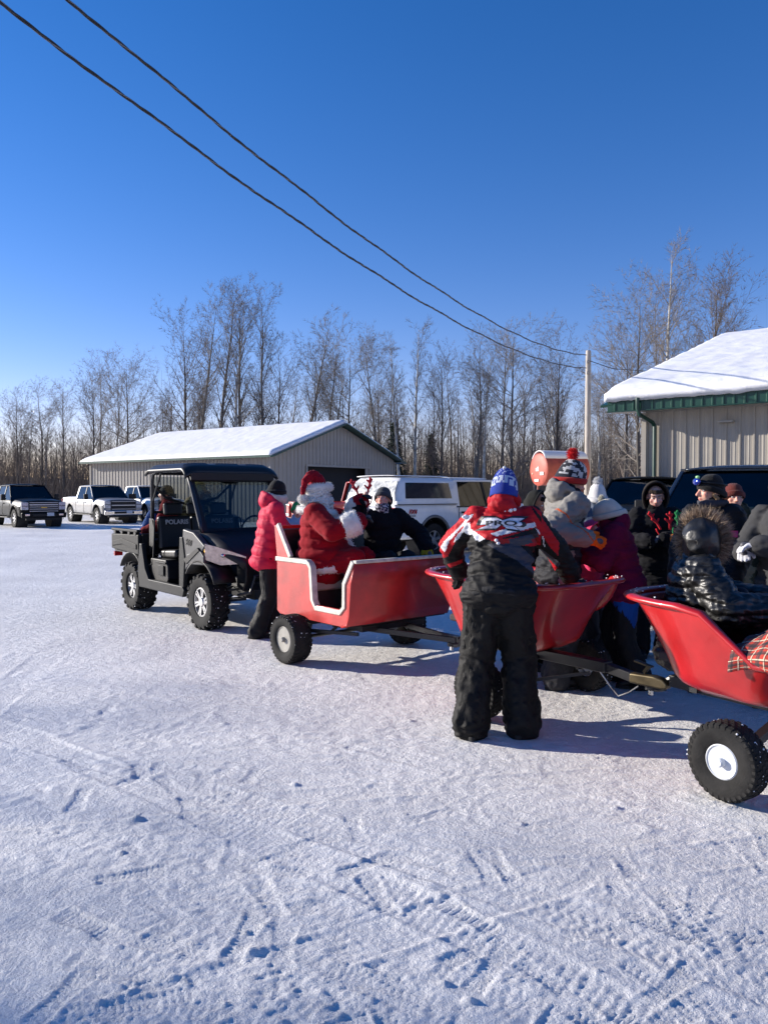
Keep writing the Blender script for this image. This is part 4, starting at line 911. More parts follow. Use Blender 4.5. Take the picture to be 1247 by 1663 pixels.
        # fender flares over the wheel
        MB().gridf(lambda u, v: (1.03 + .42 * math.cos(R(25 + 120 * u)), s * (.44 + .28 * v), .40 + .40 * math.sin(R(25 + 120 * u))), 10, 2).build('fender_flare', B, t, solid=.02)
        MB().gridf(lambda u, v: (-1.03 + .43 * math.cos(R(20 + 130 * u)), s * (.44 + .28 * v), .36 + .42 * math.sin(R(20 + 130 * u))), 10, 2).build('fender_flare', B, t, solid=.02)
    # nose
    MB().prism([(1.30, .50), (1.44, .46), (1.52, .58), (1.53, .74), (1.50, .82), (1.30, .86)], -.38, .38).build('nose_cowl', B, t, bevel=.02)
    for z in (.56, .63, .70): MB().box((1.52, 0, z), (.03, .54, .022)).build('grille_slat', BS, t)
    MB().tube([(1.38, -.40, .42), (1.56, -.34, .46), (1.58, -.3, .64), (1.58, .3, .64), (1.56, .34, .46), (1.38, .40, .42)], .02, 8).tube([(1.57, -.32, .50), (1.57, .32, .50)], .02, 8).build('front_bumper', BS, t)
    MB().prism([(1.38, .88), (1.50, .80), (1.52, .72), (1.40, .70)], .18, .40).build('hood_badge_panel', mat('dark_red_plastic', (.20, .012, .015), .4), t)
    # cargo box
    bx = MB(); X0, X1, YB, ZB, ZT = -1.72, -.74, .70, .78, 1.03
    for s in (-1, 1):
        p_ = MB().prism([(X0, ZB + .02), (X1, ZB - .02), (X1, ZT), (X0, ZT - .02)], s * YB - .025, s * YB + .025).build('box_side', mat('box_plastic', (.014, .015, .016), .6, spec=.2, noise=.15, nscale=5), t, bevel=.015)
        MB().prism([(X0 + .05, .90), (-1.30, .96), (X1 - .05, .90), (X1 - .05, .83), (-1.3, .88), (X0 + .05, .84)], s * (YB + .03) - .008, s * (YB + .03) + .008).build('side_rib', MATS['box_plastic'], t, bevel=.006)
        MB().box(((X0 + X1) / 2, s * YB, ZT + .045), (X1 - X0 - .04, .07, .035)).build('box_rail', MATS['box_plastic'], t, bevel=.01)
        for x in (-1.58, -1.32, -1.06, -.85): MB().box((x, s * YB, ZT + .015), (.07, .06, .05)).build('rail_post', B, t)
    MB().box(((X0 + X1) / 2, 0, ZB), (X1 - X0, 2 * YB - .05, .04)).build('box_floor', B, t)
    MB().box((X0, 0, .90), (.05, 2 * YB - .05, .26)).build('tailgate', MATS['box_plastic'], t, bevel=.012); MB().box((X1, 0, .90), (.05, 2 * YB - .05, .28)).build('box_front', B, t)
    for s in (-1, 1): MB().box((X0 - .02, s * .62, .72), (.05, .12, .07)).build('tail_light', mat('red_lens', (.40, .01, .012), .2, coat=.6), t, bevel=.01)
    return t
utv_o = utv()

# ------------------------------------------------------------ pickups
def pickup(name, loc, f, label, paint_, rnd_=0, topper=False, grille='bars', rim=None, wr=.41, L=None, tint=(.10, .12, .12), snow=False, four_door=True, cat='pickup truck', bed=True):
    t = empty(name, loc, f); tag(t, label, cat); P = paint_; gl = glass('tinted_glass', tint, .05) if not topper else glass('dark_glass', (.07, .08, .09), .04)
    XA = 1.86; NX = XA + .98; TX = -3.12; HW = .99; cabR = -1.02; cabF = 1.30; zh = 1.26; zb = 1.30 if bed else 1.2
    st = []
    def hz(x):
        if x > cabF - .1: return zh - .10 * max(0, (x - cabF) / (NX - cabF)) ** 2 + (.03)
        return 1.24 if x > cabR else zb
    xs = [TX, TX + .03, TX + .25, -2.4, -1.6, cabR - .02, cabR + .02, -.4, .4, cabF - .25, cabF - .05, 1.6, 2.0, 2.4, NX - .18, NX - .05, NX]
    def ring(x):
        k = 1 - max(0, (x - (NX - .2)) / .2) ** 2 * .10; 
        if x < TX + .1: k = .97
        h = HW * k; z = hz(x) - (.06 if x == NX else 0)
        if x > cabF - .1: tp = [(h - .01, z - .26), (h - .05, z - .14), (h - .12, z - .05), (h - .25, z - .01), (.35, z + .02), (0, z + .025)]
        else: tp = [(h - .005, z - .26), (h - .02, z - .14), (h - .04, z - .05), (h - .06, z - .0), (.5, z), (0, z)]
        lo = [(0, .46), (h - .12, .46), (h - .03, .52), (h, .66), (h, .82), (h, .95)]
        pts = lo + tp; return [(x, y, zz) for y, zz in pts] + [(x, -y, zz) for y, zz in reversed(pts[1:-1])]
    mb = MB(); rg = [ring(x) for x in xs]; n = len(rg[0])
    for q in rg: mb.v += q
    for i in range(len(xs) - 1):
        for j in range(n): mb.f.append((i * n + j, i * n + (j + 1) % n, (i + 1) * n + (j + 1) % n, (i + 1) * n + j))
    mb.f.append(tuple(range(n))); mb.f.append(tuple((len(xs) - 1) * n + j for j in range(n))[::-1])
    body = mb.build('body', P, t, smooth=None)
    cut = MB()
    for x in (XA, -XA):
        for s in (-1, 1): cut.cyl((x, s * .55, wr + .05), (x, s * 1.3, wr + .05), wr + .12, 32)
    if bed and not topper: cut.box(((TX + cabR) / 2, 0, 1.2), (cabR - TX - .16, 2 * HW - .22, .6))
    co = cut.build('cutter', M_blk, t, smooth=None); md = body.modifiers.new('x', 'BOOLEAN'); md.object = co; md.operation = 'DIFFERENCE'; md.solver = 'EXACT'
    baked(body); bpy.data.objects.remove(co); me = body.data; me.materials.clear(); me.materials.append(P); me.polygons.foreach_set('material_index', [0] * len(me.polygons)); me.polygons.foreach_set('use_smooth', [True] * len(me.polygons)); me.set_sharp_from_angle(angle=R(28))
    for x in (XA, -XA):
        for s in (-1, 1):
            MB().cyl((x, s * .50, wr + .05), (x, s * .56, wr + .05), wr + .11, 24).lathe([(wr + .115, 0), (wr + .115, .40)], (x, s * .56, wr + .05), (0, s, 0), 28, cap=False).build('wheel_liner', M_dark, t)
            MB().tube([(x + (wr + .125) * math.cos(a), s * (HW + .004), wr + .05 + (wr + .125) * math.sin(a)) for a in [R(-12 + 204 * i / 20) for i in range(21)]], .035 if topper else .014, 8).build('arch_trim', mat('grey_flare', (.12, .12, .125), .6) if topper else P, t, smooth=180)
            wheel(t, (x, s * .86, wr), 'truck', wr, .27, wr * .56, rim or 'five', M_alu, s)
    MB().box((0, 0, .48), (5.0, 1.2, .16)).cyl((XA, -.8, wr), (XA, .8, wr), .05, 8).cyl((-XA, -.8, wr), (-XA, .8, wr), .06, 8).build('underbody', M_dark, t)
    # cab: pillars, roof, panes
    zt = 1.93; zbt = 1.235
    def sp(x, z, s):   # point on the side plane, leaning in towards the roof
        k = (z - zbt) / (zt - zbt); return Vector((x, s * (HW - .055 - .20 * k), z))
    A0, A1 = (cabF + .02, zbt), (.50, zt - .05); B0, B1 = (.16, zbt), (.10, zt - .03); C0, C1 = (cabR + .03, zbt), (cabR + .10, zt - .05)
    for s in (-1, 1):
        for (p, q, wd) in ((A0, A1, .075), (B0, B1, .09), (C0, C1, .15)): MB().bar(sp(*p, s), sp(*q, s), wd, .05, up=(0, s, 0)).build('pillar', P if wd != .09 else M_blk, t, bevel=.012)
        MB().bar(sp(A1[0] + .05, zt - .04, s), sp(C1[0] - .06, zt - .05, s), .05, .07, up=(0, s, 0)).build('roof_rail', P, t, bevel=.01)
        for (a_, b_, c_, d_) in ((B0, A0, A1, B1), (C0, B0, B1, C1)):
            o = Vector((0, s * .002, 0)); MB().add([sp(*a_, s) + o, sp(*b_, s) + o, sp(*c_, s) + o, sp(*d_, s) + o], [(0, 1, 2, 3)]).build('side_window', gl, t, solid=.005)
        # belt trim, door seams and handles
        MB().box(((cabF + cabR) / 2, s * (HW - .035), 1.225), (cabF - cabR, .03, .02)).build('belt_moulding', M_blk, t)
        for x in (cabF - .08, .14, cabR + .04): MB().box((x, s * (HW + .0), .86), (.012, .012, .68)).build('door_seam', M_blk, t)
        for x in (.30, cabR + .22): MB().box((x, s * (HW + .012), 1.08), (.19, .035, .045)).build('door_handle', P if not topper else M_blk, t, bevel=.012)
        mi = empty('side_mirror', (.98, s * (HW + .05), 1.30), parent=t)
        MB().box((0, s * .14, .06), (.11, .20, .27)).bar((0, 0, 0), (0, s * .1, .0), .05).build('mirror_shell', M_blk, mi, bevel=.025); MB().box((-.057, s * .14, .06), (.006, .16, .22)).build('mirror_glass', M_chr, mi)
        MB().box((-.0, s * (HW - .0), .44), (2.3, .14, .05)).build('running_board', M_blk if not topper else M_alu, t, bevel=.015)
    W_ = lambda z: HW - .055 - .20 * (z - zbt) / (zt - zbt) - .03
    MB().add([(A0[0] + .01, -W_(zbt), zbt), (A0[0] + .01, W_(zbt), zbt), (A1[0] + .01, W_(zt - .05), zt - .05), (A1[0] + .01, -W_(zt - .05), zt - .05)], [(0, 1, 2, 3)]).build('windshield', gl, t, solid=.005)
    MB().add([(C0[0] + .0, -W_(zbt), zbt), (C0[0], W_(zbt), zbt), (C1[0], W_(zt - .05), zt - .05), (C1[0], -W_(zt - .05), zt - .05)], [(0, 1, 2, 3)]).build('rear_window', gl, t, solid=.005)
    MB().gridf(lambda u, v: (C1[0] - .08 + (A1[0] + .12 - C1[0]) * u, (2 * v - 1) * (W_(zt) + .03), zt - .03 + .06 * (1 - abs(2 * v - 1) ** 3) * (1 - abs(2 * u - 1) ** 4 * .7)), 12, 14).build('roof', P, t, solid=.03, smooth=50)
    MB().box((cabF + .02, 0, 1.235), (.10, 1.7, .03)).build('cowl', M_blk, t); 
    for s in (.1, -.55): MB().bar((cabF + .0, s, 1.262), (cabF - .14, s + .50, 1.37), .018, .015).build('wiper', M_blk, t)
    for x in (.30, -.62):
        for y in (-.42, .42): MB().box((x - .1, y, 1.22), (.14, .50, .44)).box((x - .12, y, 1.53), (.09, .26, .18)).build('seat', mat('car_seat', (.05, .047, .043), .8), t, bevel=.04)
    MB().tube([(.62 + .04 * math.sin(a), .42 + .18 * math.cos(a), 1.28 + .17 * math.sin(a)) for a in [2 * math.pi * i / 20 for i in range(20)]], .015, 6, closed=True).build('steering_wheel', M_blk, t)
    MB().box((1.02, 0, 1.22), (.3, 1.6, .06)).build('dashboard', M_blk, t)
    # front end
    MB().box((NX - .02, 0, .93), (.10, 1.30, .50)).build('grille', M_blk, t, bevel=.03)
    nb = 5 if grille == 'bars' else 3
    for i in range(nb):
        z = .74 + i * .38 / (nb - 1); MB().box((NX + .035, 0, z), (.03, 1.22, .030 if i != nb // 2 + (nb > 3) else .055)).build('grille_bar', mat('grille_chrome', (.42, .42, .43), .35, metal=.6) if grille != 'dark' else M_blks, t, bevel=.006)
    if grille == 'bars': MB().prism([(-.14, .93), (.14, .93), (.12, .88), (-.12, .88)], NX + .04, NX + .065, 'yz').build('badge', mat('gold_badge', (.5, .36, .08), .3, metal=.8), t, bevel=.005)
    for s in (-1, 1):
        MB().box((NX - .03, s * .80, .97), (.12, .30, .34)).build('headlight', mat('lamp_glass', (.42, .43, .46), .25, metal=.0, coat=.6, noise=.3, nscale=20), t, bevel=.02)
        MB().box((NX + .02, s * .80, .97), (.03, .27, .03)).build('lamp_divider', M_blk, t)
        MB().box((NX + .10, s * .72, .58), (.06, .20, .10)).build('fog_lamp', M_chr, t, bevel=.02)
    MB().box((NX + .03, 0, .56), (.18, 1.92, .24)).build('front_bumper', M_chr if grille == 'chrome' else P, t, bevel=.05, seg=3)
    MB().box((NX + .06, 0, .57), (.18, 1.0, .12)).build('bumper_intake', M_blk, t, bevel=.01)
    MB().box((NX + .155, .25, .60), (.012, .30, .15)).build('licence_plate', mat('plate', (.5, .52, .55), .5, noise=.2, nscale=30), t)
    MB().box((NX - .05, 0, .40), (.12, 1.5, .12)).build('air_dam', M_blk, t)
    # rear end
    for s in (-1, 1):
        MB().box((TX - .005, s * (HW - .095), 1.03), (.09, .16, .40)).build('tail_light', mat('red_lens2', (.42, .012, .015), .15, coat=.7), t, bevel=.02); MB().box((TX - .012, s * (HW - .095), .90), (.09, .14, .08)).build('reverse_lens', mat('clear_lens', (.6, .6, .6), .15, coat=.7), t, bevel=.01)
    MB().box((TX - .02, 0, 1.26), (.04, 1.5, .04)).box((TX - .02, 0, .98), (.03, 1.2, .3)).build('tailgate', P, t, bevel=.01)
    MB().box((TX - .10, 0, .60), (.20, 1.86, .20)).build('rear_bumper', M_chr, t, bevel=.04)
    if topper:
        a0 = TX + .02; a1 = cabR - .02; h0 = 1.30; h1 = 1.96; mbt = MB(); N_ = 12
        def sec(x, zt_, k=1):
            hw0 = HW - .03; hw1 = HW - .17; r = []
            for (y, z) in ((hw0, h0), (hw0 - .01, h0 + .08), (hw1 + .04, zt_ - .12), (hw1, zt_ - .05), (hw1 - .08, zt_ - .005), (.4, zt_ + .02), (0, zt_ + .025)): r.append((x, y, z))
            return r + [(x, -y, z) for _, y, z in reversed(r[:-1])]
        secs = [(a0, h1 - .50), (a0 + .02, h1 - .42), (a0 + .24, h1 - .06), (a0 + .32, h1 - .01), (a1 - .1, h1), (a1, h1 - .03)]
        for x, z in secs: mbt.v += sec(x, z)
        m_ = len(sec(0, 1))
        for i in range(len(secs) - 1):
            for j in range(m_ - 1): mbt.f.append((i * m_ + j, i * m_ + j + 1, (i + 1) * m_ + j + 1, (i + 1) * m_ + j))
        mbt.f.append(tuple(range(m_))); mbt.f.append(tuple((len(secs) - 1) * m_ + j for j in range(m_))[::-1]); mbt.build('topper', P, t, smooth=35)
        for s in (-1, 1):
            q = []
            for (x, z) in ((a0 + .30, h0 + .14), (a1 - .16, h0 + .14), (a1 - .22, h1 - .14), (a0 + .36, h1 - .14)):
                y = (HW - .04) + (HW - .13 - HW + .04) * (z - h0 - .08) / (h1 - .12 - h0 - .08); q.append((x, s * (y + .006), z))
            MB().add(q, [(0, 1, 2, 3)]).build('topper_window', mat('dark_pane', (.012, .016, .03), .06, spec=.8), t, solid=.012); 
            MB().box(((a0 + a1) / 2, s * (HW - .005), 1.295), (a1 - a0, .02, .018)).build('bed_seam', M_blk, t)
        # rear glass hatch, frosted with snow
        hx = lambda z: a0 + .02 + (z - (h1 - .42)) / .36 * .22 if z > h1 - .42 else a0 + .01
        fr = mat('frosted_pane', (.24, .25, .25), .35, noise=.5, nscale=12, color2=(.62, .62, .60)); zz = (1.36, 1.58, 1.86)
        mbh = MB()
        for z in zz: hw = HW - .09 - .12 * (z - 1.36) / .5; mbh.v += [(hx(z) - .012, -hw, z), (hx(z) - .012, hw, z)]
        mbh.f = [(0, 1, 3, 2), (2, 3, 5, 4)]; mbh.build('rear_hatch_window', fr, t, solid=.01, smooth=60)
        text('decal', 'FX4', .15, (-2.62, -HW - .004, 1.12), (1, 0, 0), (0, 0, 1), mat('decal_red', (.45, .02, .03), .5), t, depth=.003, shear=.35, bold=.001); text('decal', 'FX4', .15, (-2.608, -HW - .002, 1.110), (1, 0, 0), (0, 0, 1), M_blk, t, depth=.002, shear=.35, bold=.003)
        text('decal', 'OFF ROAD', .045, (-2.62, -HW - .004, 1.02), (1, 0, 0), (0, 0, 1), M_blk, t, depth=.003)
        MB().box((.52, -HW - .001, 1.06), (.16, .02, .0)).build('door_pull', M_blk, t) if False else None
        MB().gridf(lambda u, v: (a0 + .2 + (a1 - a0 - .3) * u, (2 * v - 1) * .74, h1 + .02 + .022 * (1 - abs(2 * v - 1) ** 4)), 14, 8).build('roof_frost', M_roof_snow, t, solid=.012, smooth=180)
        MB().gridf(lambda u, v: (C1[0] + (A1[0] - C1[0]) * u, (2 * v - 1) * .62, zt + .036 - .03 * abs(2 * v - 1) ** 3 + .01), 10, 8).build('roof_frost', M_roof_snow, t, solid=.012, smooth=180)
    if snow:
        MB().gridf(lambda u, v: (TX + .1 + 1.9 * u, (2 * v - 1) * .9, 1.26 + .05 * (1 - abs(2 * v - 1) ** 4) + .03 * math.sin(9 * u)), 14, 8).build('bed_snow', M_roof_snow, t, solid=.03, smooth=180)
    return t
P_blk = mat('black_car_paint', (.006, .007, .008), .35, coat=.0, spec=.12, noise=.05); P_sil = mat('silver_car_paint', (.24, .24, .245), .35, metal=.2, coat=.4, noise=.04); P_wht = mat('white_car_paint', (.66, .67, .69), .3, coat=.7, noise=.05); P_nvy = mat('dark_navy_paint', (.018, .024, .036), .25, coat=1., noise=.05); P_red = mat('red_car_paint', (.40, .03, .03), .3, coat=.8, noise=.05)
fP = Vector((.66, -.75))
def place(px, Y, f, lx, ly):
    """origin so that local point (lx,ly) stands at view column px, distance Y"""
    f = Vector(f).normalized(); X = (px - 623.5) / 1249 * Y; return (X - f.x * lx + f.y * ly, Y - f.y * lx - f.x * ly, -.0)
pickup('pickup_truck', place(24, 34.5, fP, 1.86, -.95), fP, 'black pickup with chrome grille bars at the far left of the yard', P_blk, grille='bars', rim='six', snow=True)
pickup('pickup_truck', place(158, 38.6, fP, 1.86, -.95), fP, 'silver crew-cab pickup with chrome bumper, beside the black pickup', P_sil, grille='chrome', rim='six', snow=True)
pickup('pickup_truck', place(236, 41.2, fP, 1.86, -.95), fP, 'pale pickup half hidden between the silver pickup and the utility vehicle', P_wht, grille='chrome', rim='five')
fW = (.745, .667)
pickup('pickup_truck', place(704, 18.9, fW, -1.86, -.95), fW, 'white pickup with frosted bed topper and red tail light, behind the sled cart', P_wht, topper=True, rim='six', grille='chrome', wr=.415)
fD = (-.52, -.854)
pickup('pickup_truck', place(1112, 10.6, fD, .5, -.72), fD, 'dark navy pickup parked nose-out in front of the tan barn', P_nvy, grille='dark', tint=(.35, .40, .40))
pickup('pickup_truck', place(988, 18.5, (-.5, -.866), .6, -.8), (-.5, -.866), 'black pickup mostly hidden behind the cream knit hat and white pom hat', P_blk, grille='dark')
pickup('pickup_truck', place(470, 23.5, (.745, .667), -3.1, .9), (.745, .667), 'red pickup glimpsed between the pink coat and the fur-trimmed red hat', P_red, grille='dark')

# ------------------------------------------------------------ people
TMP = bpy.data.scenes.new('workbench')
def remesh(mb, voxel, smooth=3, keep=1.):
    me = mb.mesh('raw'); o = bpy.data.objects.new('raw', me); TMP.collection.objects.link(o)
    a = o.modifiers.new('r', 'REMESH'); a.mode = 'VOXEL'; a.voxel_size = voxel; a.use_smooth_shade = True
    if smooth: b = o.modifiers.new('s', 'SMOOTH'); b.factor = .5; b.iterations = smooth
    if keep < 1: dm = o.modifiers.new('d', 'DECIMATE'); dm.ratio = keep
    vl = TMP.view_layers[0]; vl.update(); r = bpy.data.meshes.new_from_object(o.evaluated_get(vl.depsgraph)); bpy.data.objects.remove(o); bpy.data.meshes.remove(me); return r
def cloth_mat(key, rough=.85, bump=.25, bscale=260, sheen=.0, coat=0., spec=.3): return mat('cloth_' + key, (.5, .5, .5), rough, noise=.12, nscale=9, bump=bump, bscale=bscale, attr=True, sheen=sheen, coat=coat, spec=spec)
C_SOFT = cloth_mat('soft', .92, .25, 260, .0, spec=.15); C_NYL = cloth_mat('nylon', .66, .18, 90, spec=.2); C_SHINE = cloth_mat('puffer', .40, .3, 40, spec=.5); C_KNIT = cloth_mat('knit', .95, .8, 220, .1); C_VEL = cloth_mat('velvet', .85, .1, 300, .06, spec=.12); C_SKIN = cloth_mat('skin', .5, .1, 300, spec=.4); C_LEA = cloth_mat('leather', .4, .2, 120)
C_FUR = cloth_mat('fur', .95, 1.0, 140, .1)
M_EYE = mat('eye_white', (.7, .68, .65), .25); M_IRIS = mat('iris', (.03, .02, .015), .15); M_HAIRD = mat('dark_hair', (.02, .014, .01), .6, noise=.3); M_SOLE = mat('rubber_sole', (.015, .015, .015), .8)
def garment(name, mb, parent, m, col, voxel=.012, smooth=4, fold=.008, ff=9., seed=0., quilt=None, stretch=(1, 1, 1), part_label=None, keep=1.):
    me = remesh(mb, voxel, smooth, keep); c = co_of(me); n = no_of(me)
    if fold:
        p = c * np.array(stretch) * ff + seed; a = 1 - 2 * np.abs(pn(p[:, 0] + .6 * p[:, 2], p[:, 1], p[:, 2] * .8)); b = pn(p[:, 0] * 2.3, p[:, 1] * 2.3, p[:, 2] * 2.9 + 9); d = np.abs(pn(p[:, 0] * 1.4 + 5, p[:, 1] * 1.4, p[:, 2] * 4.2 + 3))
        c = c + n * (fold * (.75 * a + .45 * b - 1.3 * d + .1))[:, None]
    if quilt: c = c + n * (quilt[1] * (np.abs(np.sin(np.pi * (c[:, 2] + .02 * pn(c[:, 0] * 5, c[:, 1] * 5, c[:, 2] * 5)) / quilt[0])) ** .55 - .6))[:, None]
    set_co(me, c); fn = col if callable(col) else (lambda q, w_: np.tile(np.array(col, float), (len(q), 1)))
    paint(me, fn); o = link(name, me, m, parent)
    me.polygons.foreach_set('use_smooth', [True] * len(me.polygons)); return o
def ik(a, t, l1, l2, pole):
    a = Vector(a); t = Vector(t); d = t - a; L = min(max(d.length, .12), (l1 + l2) * .995); d.normalize(); t = a + d * L
    x = (l1 * l1 - l2 * l2 + L * L) / (2 * L); h = math.sqrt(max(0, l1 * l1 - x * x)); p = Vector(pole); p = (p - d * p.dot(d)); p.normalize(); return a + d * x + p * h, t
class Person:
    def __init__(s, loc, face, label, H=1.72, hipz=.53, lean=(0, 0), head=(0, 1, 0), yaw=0, lh=(-.25, .08), rh=(.25, .08), lf=(-.11, 0), rf=(.11, 0), sit=None, elbL=(-.6, -.6, -.3), elbR=(.6, -.6, -.3), footyaw=(0, 0), fem=False, z0=0., neckf=.02, group='people gathered round the carts', hfk=1.0, kneepole=(0, 1, .1), headup=None):
        fx, fy = face; s.t = empty('person', (*loc, z0), rz=math.atan2(fy, fx) - math.pi / 2); tag(s.t, label, 'person', group)
        k = s.k = H / 1.75; s.H = H; V = Vector
        s.hip = V((0, 0, hipz * H)) if sit is None else V((sit[0], sit[1], sit[2]))
        sp = s.sp = V((lean[0], lean[1], 1)).normalized(); s.R = V((math.cos(yaw), math.sin(yaw), 0)); s.fw = sp.cross(s.R) * -1; s.fw = V((-math.sin(yaw), math.cos(yaw), 0)); s.fw = (s.fw - sp * s.fw.dot(sp)).normalized()
        s.neck = s.hip + sp * .53 * k; shc = s.hip + sp * .475 * k; sw = .165 * k * (.9 if fem else 1)
        s.sl = shc - s.R * sw; s.sr = shc + s.R * sw
        hf = V(head).normalized(); s.hu = (V(headup) if headup else (V((0, 0, 1)) * .7 + sp * .3)); s.hu = (s.hu - hf * s.hu.dot(hf)).normalized(); s.hf = hf; s.hr = hf.cross(s.hu)
        s.hc = s.neck + (sp * .5 + V((0, 0, 1)) * .5).normalized() * .135 * k + s.hf * neckf
        s.lh = lh if len(lh) == 3 else (lh[0], lh[1], s.hip.z - .08); s.rh = rh if len(rh) == 3 else (rh[0], rh[1], s.hip.z - .08)
        s.le, s.lw = ik(s.sl, s.lh, .285 * k, .25 * k, elbL); s.re, s.rw = ik(s.sr, s.rh, .285 * k, .25 * k, elbR)
        s.hl = s.hip + V((-.092 * k, 0, -.02)); s.hrj = s.hip + V((.092 * k, 0, -.02))
        az = .085 * k; lf = lf if len(lf) == 3 else (*lf, 0); rf = rf if len(rf) == 3 else (*rf, 0)
        s.lk, s.la = ik(s.hl, V(lf) + V((0, -.03, az)), .43 * k, .42 * k, kneepole); s.rk, s.ra = ik(s.hrj, V(rf) + V((0, -.03, az)), .43 * k, .42 * k, kneepole)
        s.fy = footyaw; s.parts = {}
    def hp(s, x, y, z): return s.hc + s.hr * x * s.k + s.hf * y * s.k + s.hu * z * s.k
    def hM(s): return Matrix((s.hr, s.hf, s.hu)).transposed()
    def body(s, skin=(.52, .30, .22), detail=True, age=1.):
        k = s.k; m = MB(); M = s.hM(); e = lambda x, y, z, a, b, c: m.ell(s.hp(x, y, z), (a * k, b * k, c * k), 16, 10, M)
        e(0, -.012, .035, .074, .092, .084); e(0, .03, -.03, .060, .062, .082); e(0, .050, -.083, .036, .034, .026); e(0, .078, -.094, .016, .014, .013)
        e(0, .075, .030, .050, .020, .016); e(-.040, .060, -.020, .022, .022, .022); e(.040, .060, -.020, .022, .022, .022)
        m.cap(s.hp(0, .090, .012), s.hp(0, .112, -.024), .009 * k, .0135 * k, 8); e(-.012, .098, -.028, .009, .010, .008); e(.012, .098, -.028, .009, .010, .008)
        e(0, .088, -.052, .023, .011, .0065); e(0, .087, -.062, .020, .010, .007)
        for x in (-1, 1): m.ell(s.hp(x * .077, -.010, .0), (.010 * k, .022 * k, .032 * k), 8, 6, M)
        m.cap(s.hp(0, -.02, -.06), s.neck, .052 * k, .058 * k)
        st = [(0, .140, .10), (.15, .125, .09), (.3, .14, .10), (.42, .15, .10)]
        B = Matrix((s.R, s.fw, s.sp)).transposed()
        for h, w_, d in st: m.ell(s.hip + s.sp * h * k, (w_ * k, d * k, .12 * k), 14, 8, B)
        for a, b, c in ((s.sl, s.le, s.lw), (s.sr, s.re, s.rw)):
            m.ell(a, (.055 * k,) * 3, 10, 6); m.cap(a, b, .045 * k, .036 * k); m.cap(b, c, .036 * k, .026 * k); m.cap(c, c + (c - b).normalized() * .11 * k, .026 * k, .024 * k)
        for a, b, c in ((s.hl, s.lk, s.la), (s.hrj, s.rk, s.ra)):
            m.cap(a, b, .075 * k, .052 * k); m.cap(b, c, .05 * k, .036 * k); m.cap(c + Vector((0, -.01, -.04 * k)), c + Vector((0, .12 * k, -.055 * k)), .03 * k, .024 * k)
        hc, hf, hr, hu = [np.array(v) for v in (s.hc, s.hf, s.hr, s.hu)]
        def col(q, n_):
            d = (q - hc) / k; x = d @ hr; y = d @ hf; z = d @ hu; o = np.tile(np.array(skin), (len(q), 1)); under = (q - np.array(s.neck)) @ np.array(s.sp) < .0
            lips = (np.abs(z + .057) < .009) & (np.abs(x) < .025) & (y > .075); o[lips] = np.array(skin) * (.85, .5, .55)
            ck = np.exp(-(((np.abs(x) - .045) / .02) ** 2 + ((z + .02) / .022) ** 2)) * (y > .04); o *= 1 + ck[:, None] * np.array([.12, -.22, -.2])
            nose = (np.abs(x) < .018) & (y > .1); o[nose] *= (1.1, .82, .82)
            soc = (np.abs(z - .012) < .016) & (np.abs(np.abs(x) - .031) < .019) & (y > .06); o[soc] *= (.92, .86, .86)
            o[under] = (.08, .08, .09); return o
        o = garment('body', m, s.t, C_SKIN, col, voxel=.007 if detail else .013, smooth=2, fold=0, keep=.3)
        if detail:
            for x in (-1, 1):
                ey = MB().ell(s.hp(x * .031, .0760, .010), (.0112 * k,) * 3, 10, 8).build('eye', M_EYE, o, smooth=180); MB().ell(s.hp(x * .0315, .0845, .010), (.0058 * k, .004 * k, .006 * k), 8, 6, M).build('iris', M_IRIS, o, smooth=180)
                MB().cap(s.hp(x * .016, .096, .032), s.hp(x * .050, .082, .036), .0038 * k, .003 * k, 6).build('eyebrow', M_HAIRD, o, smooth=180)
                lid = MB().cap(s.hp(x * .019, .091, .020), s.hp(x * .043, .084, .018), .0025 * k, .002 * k, 6).build('eyelid', C_SKIN, o, smooth=180); paint(lid.data, lambda q, w_: np.tile(np.array(skin) * .8, (len(q), 1)))
        return o
    def torso(s, m, b, hem=.10, belly=0., wide=1., collar=True):
        k = s.k; B = Matrix((s.R, s.fw, s.sp)).transposed()
        for h, w_, d in ((-hem * .9, .184, .134), (-.0, .174, .126), (.10, .155, .112), (.20, .148, .110), (.30, .158, .113), (.40, .165, .108), (.455, .14, .09)):
            bl = belly * math.exp(-((h - .08) / .16) ** 2)
            m.ell(s.hip + s.sp * h * k + s.fw * bl * .5, (w_ * wide * k + b + bl * .4, d * k + b + bl * .8, .10 * k + b * .2), 20, 10, B)
        if collar: m.cap(s.neck - s.sp * .05 * k, s.neck + s.sp * .045 * k + s.hf * .01, .075 * k + b * .5, .062 * k + b * .55)
    def jacket(s, m=C_NYL, col=(.1, .1, .1), b=.028, hem=.10, belly=0., hood=False, name='jacket', voxel=.012, fold=.010, ff=8., wide=1., armb=1., quilt=None, seed=0., collar=True):
        k = s.k; mb = MB(); s.torso(mb, b, hem, belly, wide, collar); ab = b * armb
        for a, e_, w_ in ((s.sl, s.le, s.lw), (s.sr, s.re, s.rw)):
            mb.ell(a, (.060 * k + ab,) * 3, 12, 8); mb.cap(a, e_, .053 * k + ab, .046 * k + ab); mb.cap(e_, w_, .046 * k + ab, .036 * k + ab)
        if hood:
            hb = s.neck - s.fw * .10 * k + s.sp * .035 * k
            mb.ell(hb, (.115 * k, .075 * k, .095 * k), 14, 8, Matrix((s.R, s.fw, s.sp)).transposed())
            pts = [s.neck + s.R * math.sin(a) * .115 * k + s.fw * (-.03 - .11 * math.cos(a)) * k + s.sp * (.05 + .055 * math.cos(a)) * k for a in [R(-150 + 300 * i / 14) for i in range(15)]]
            for p, q in zip(pts[:-1], pts[1:]): mb.cap(p, q, .028 * k, None, 8)
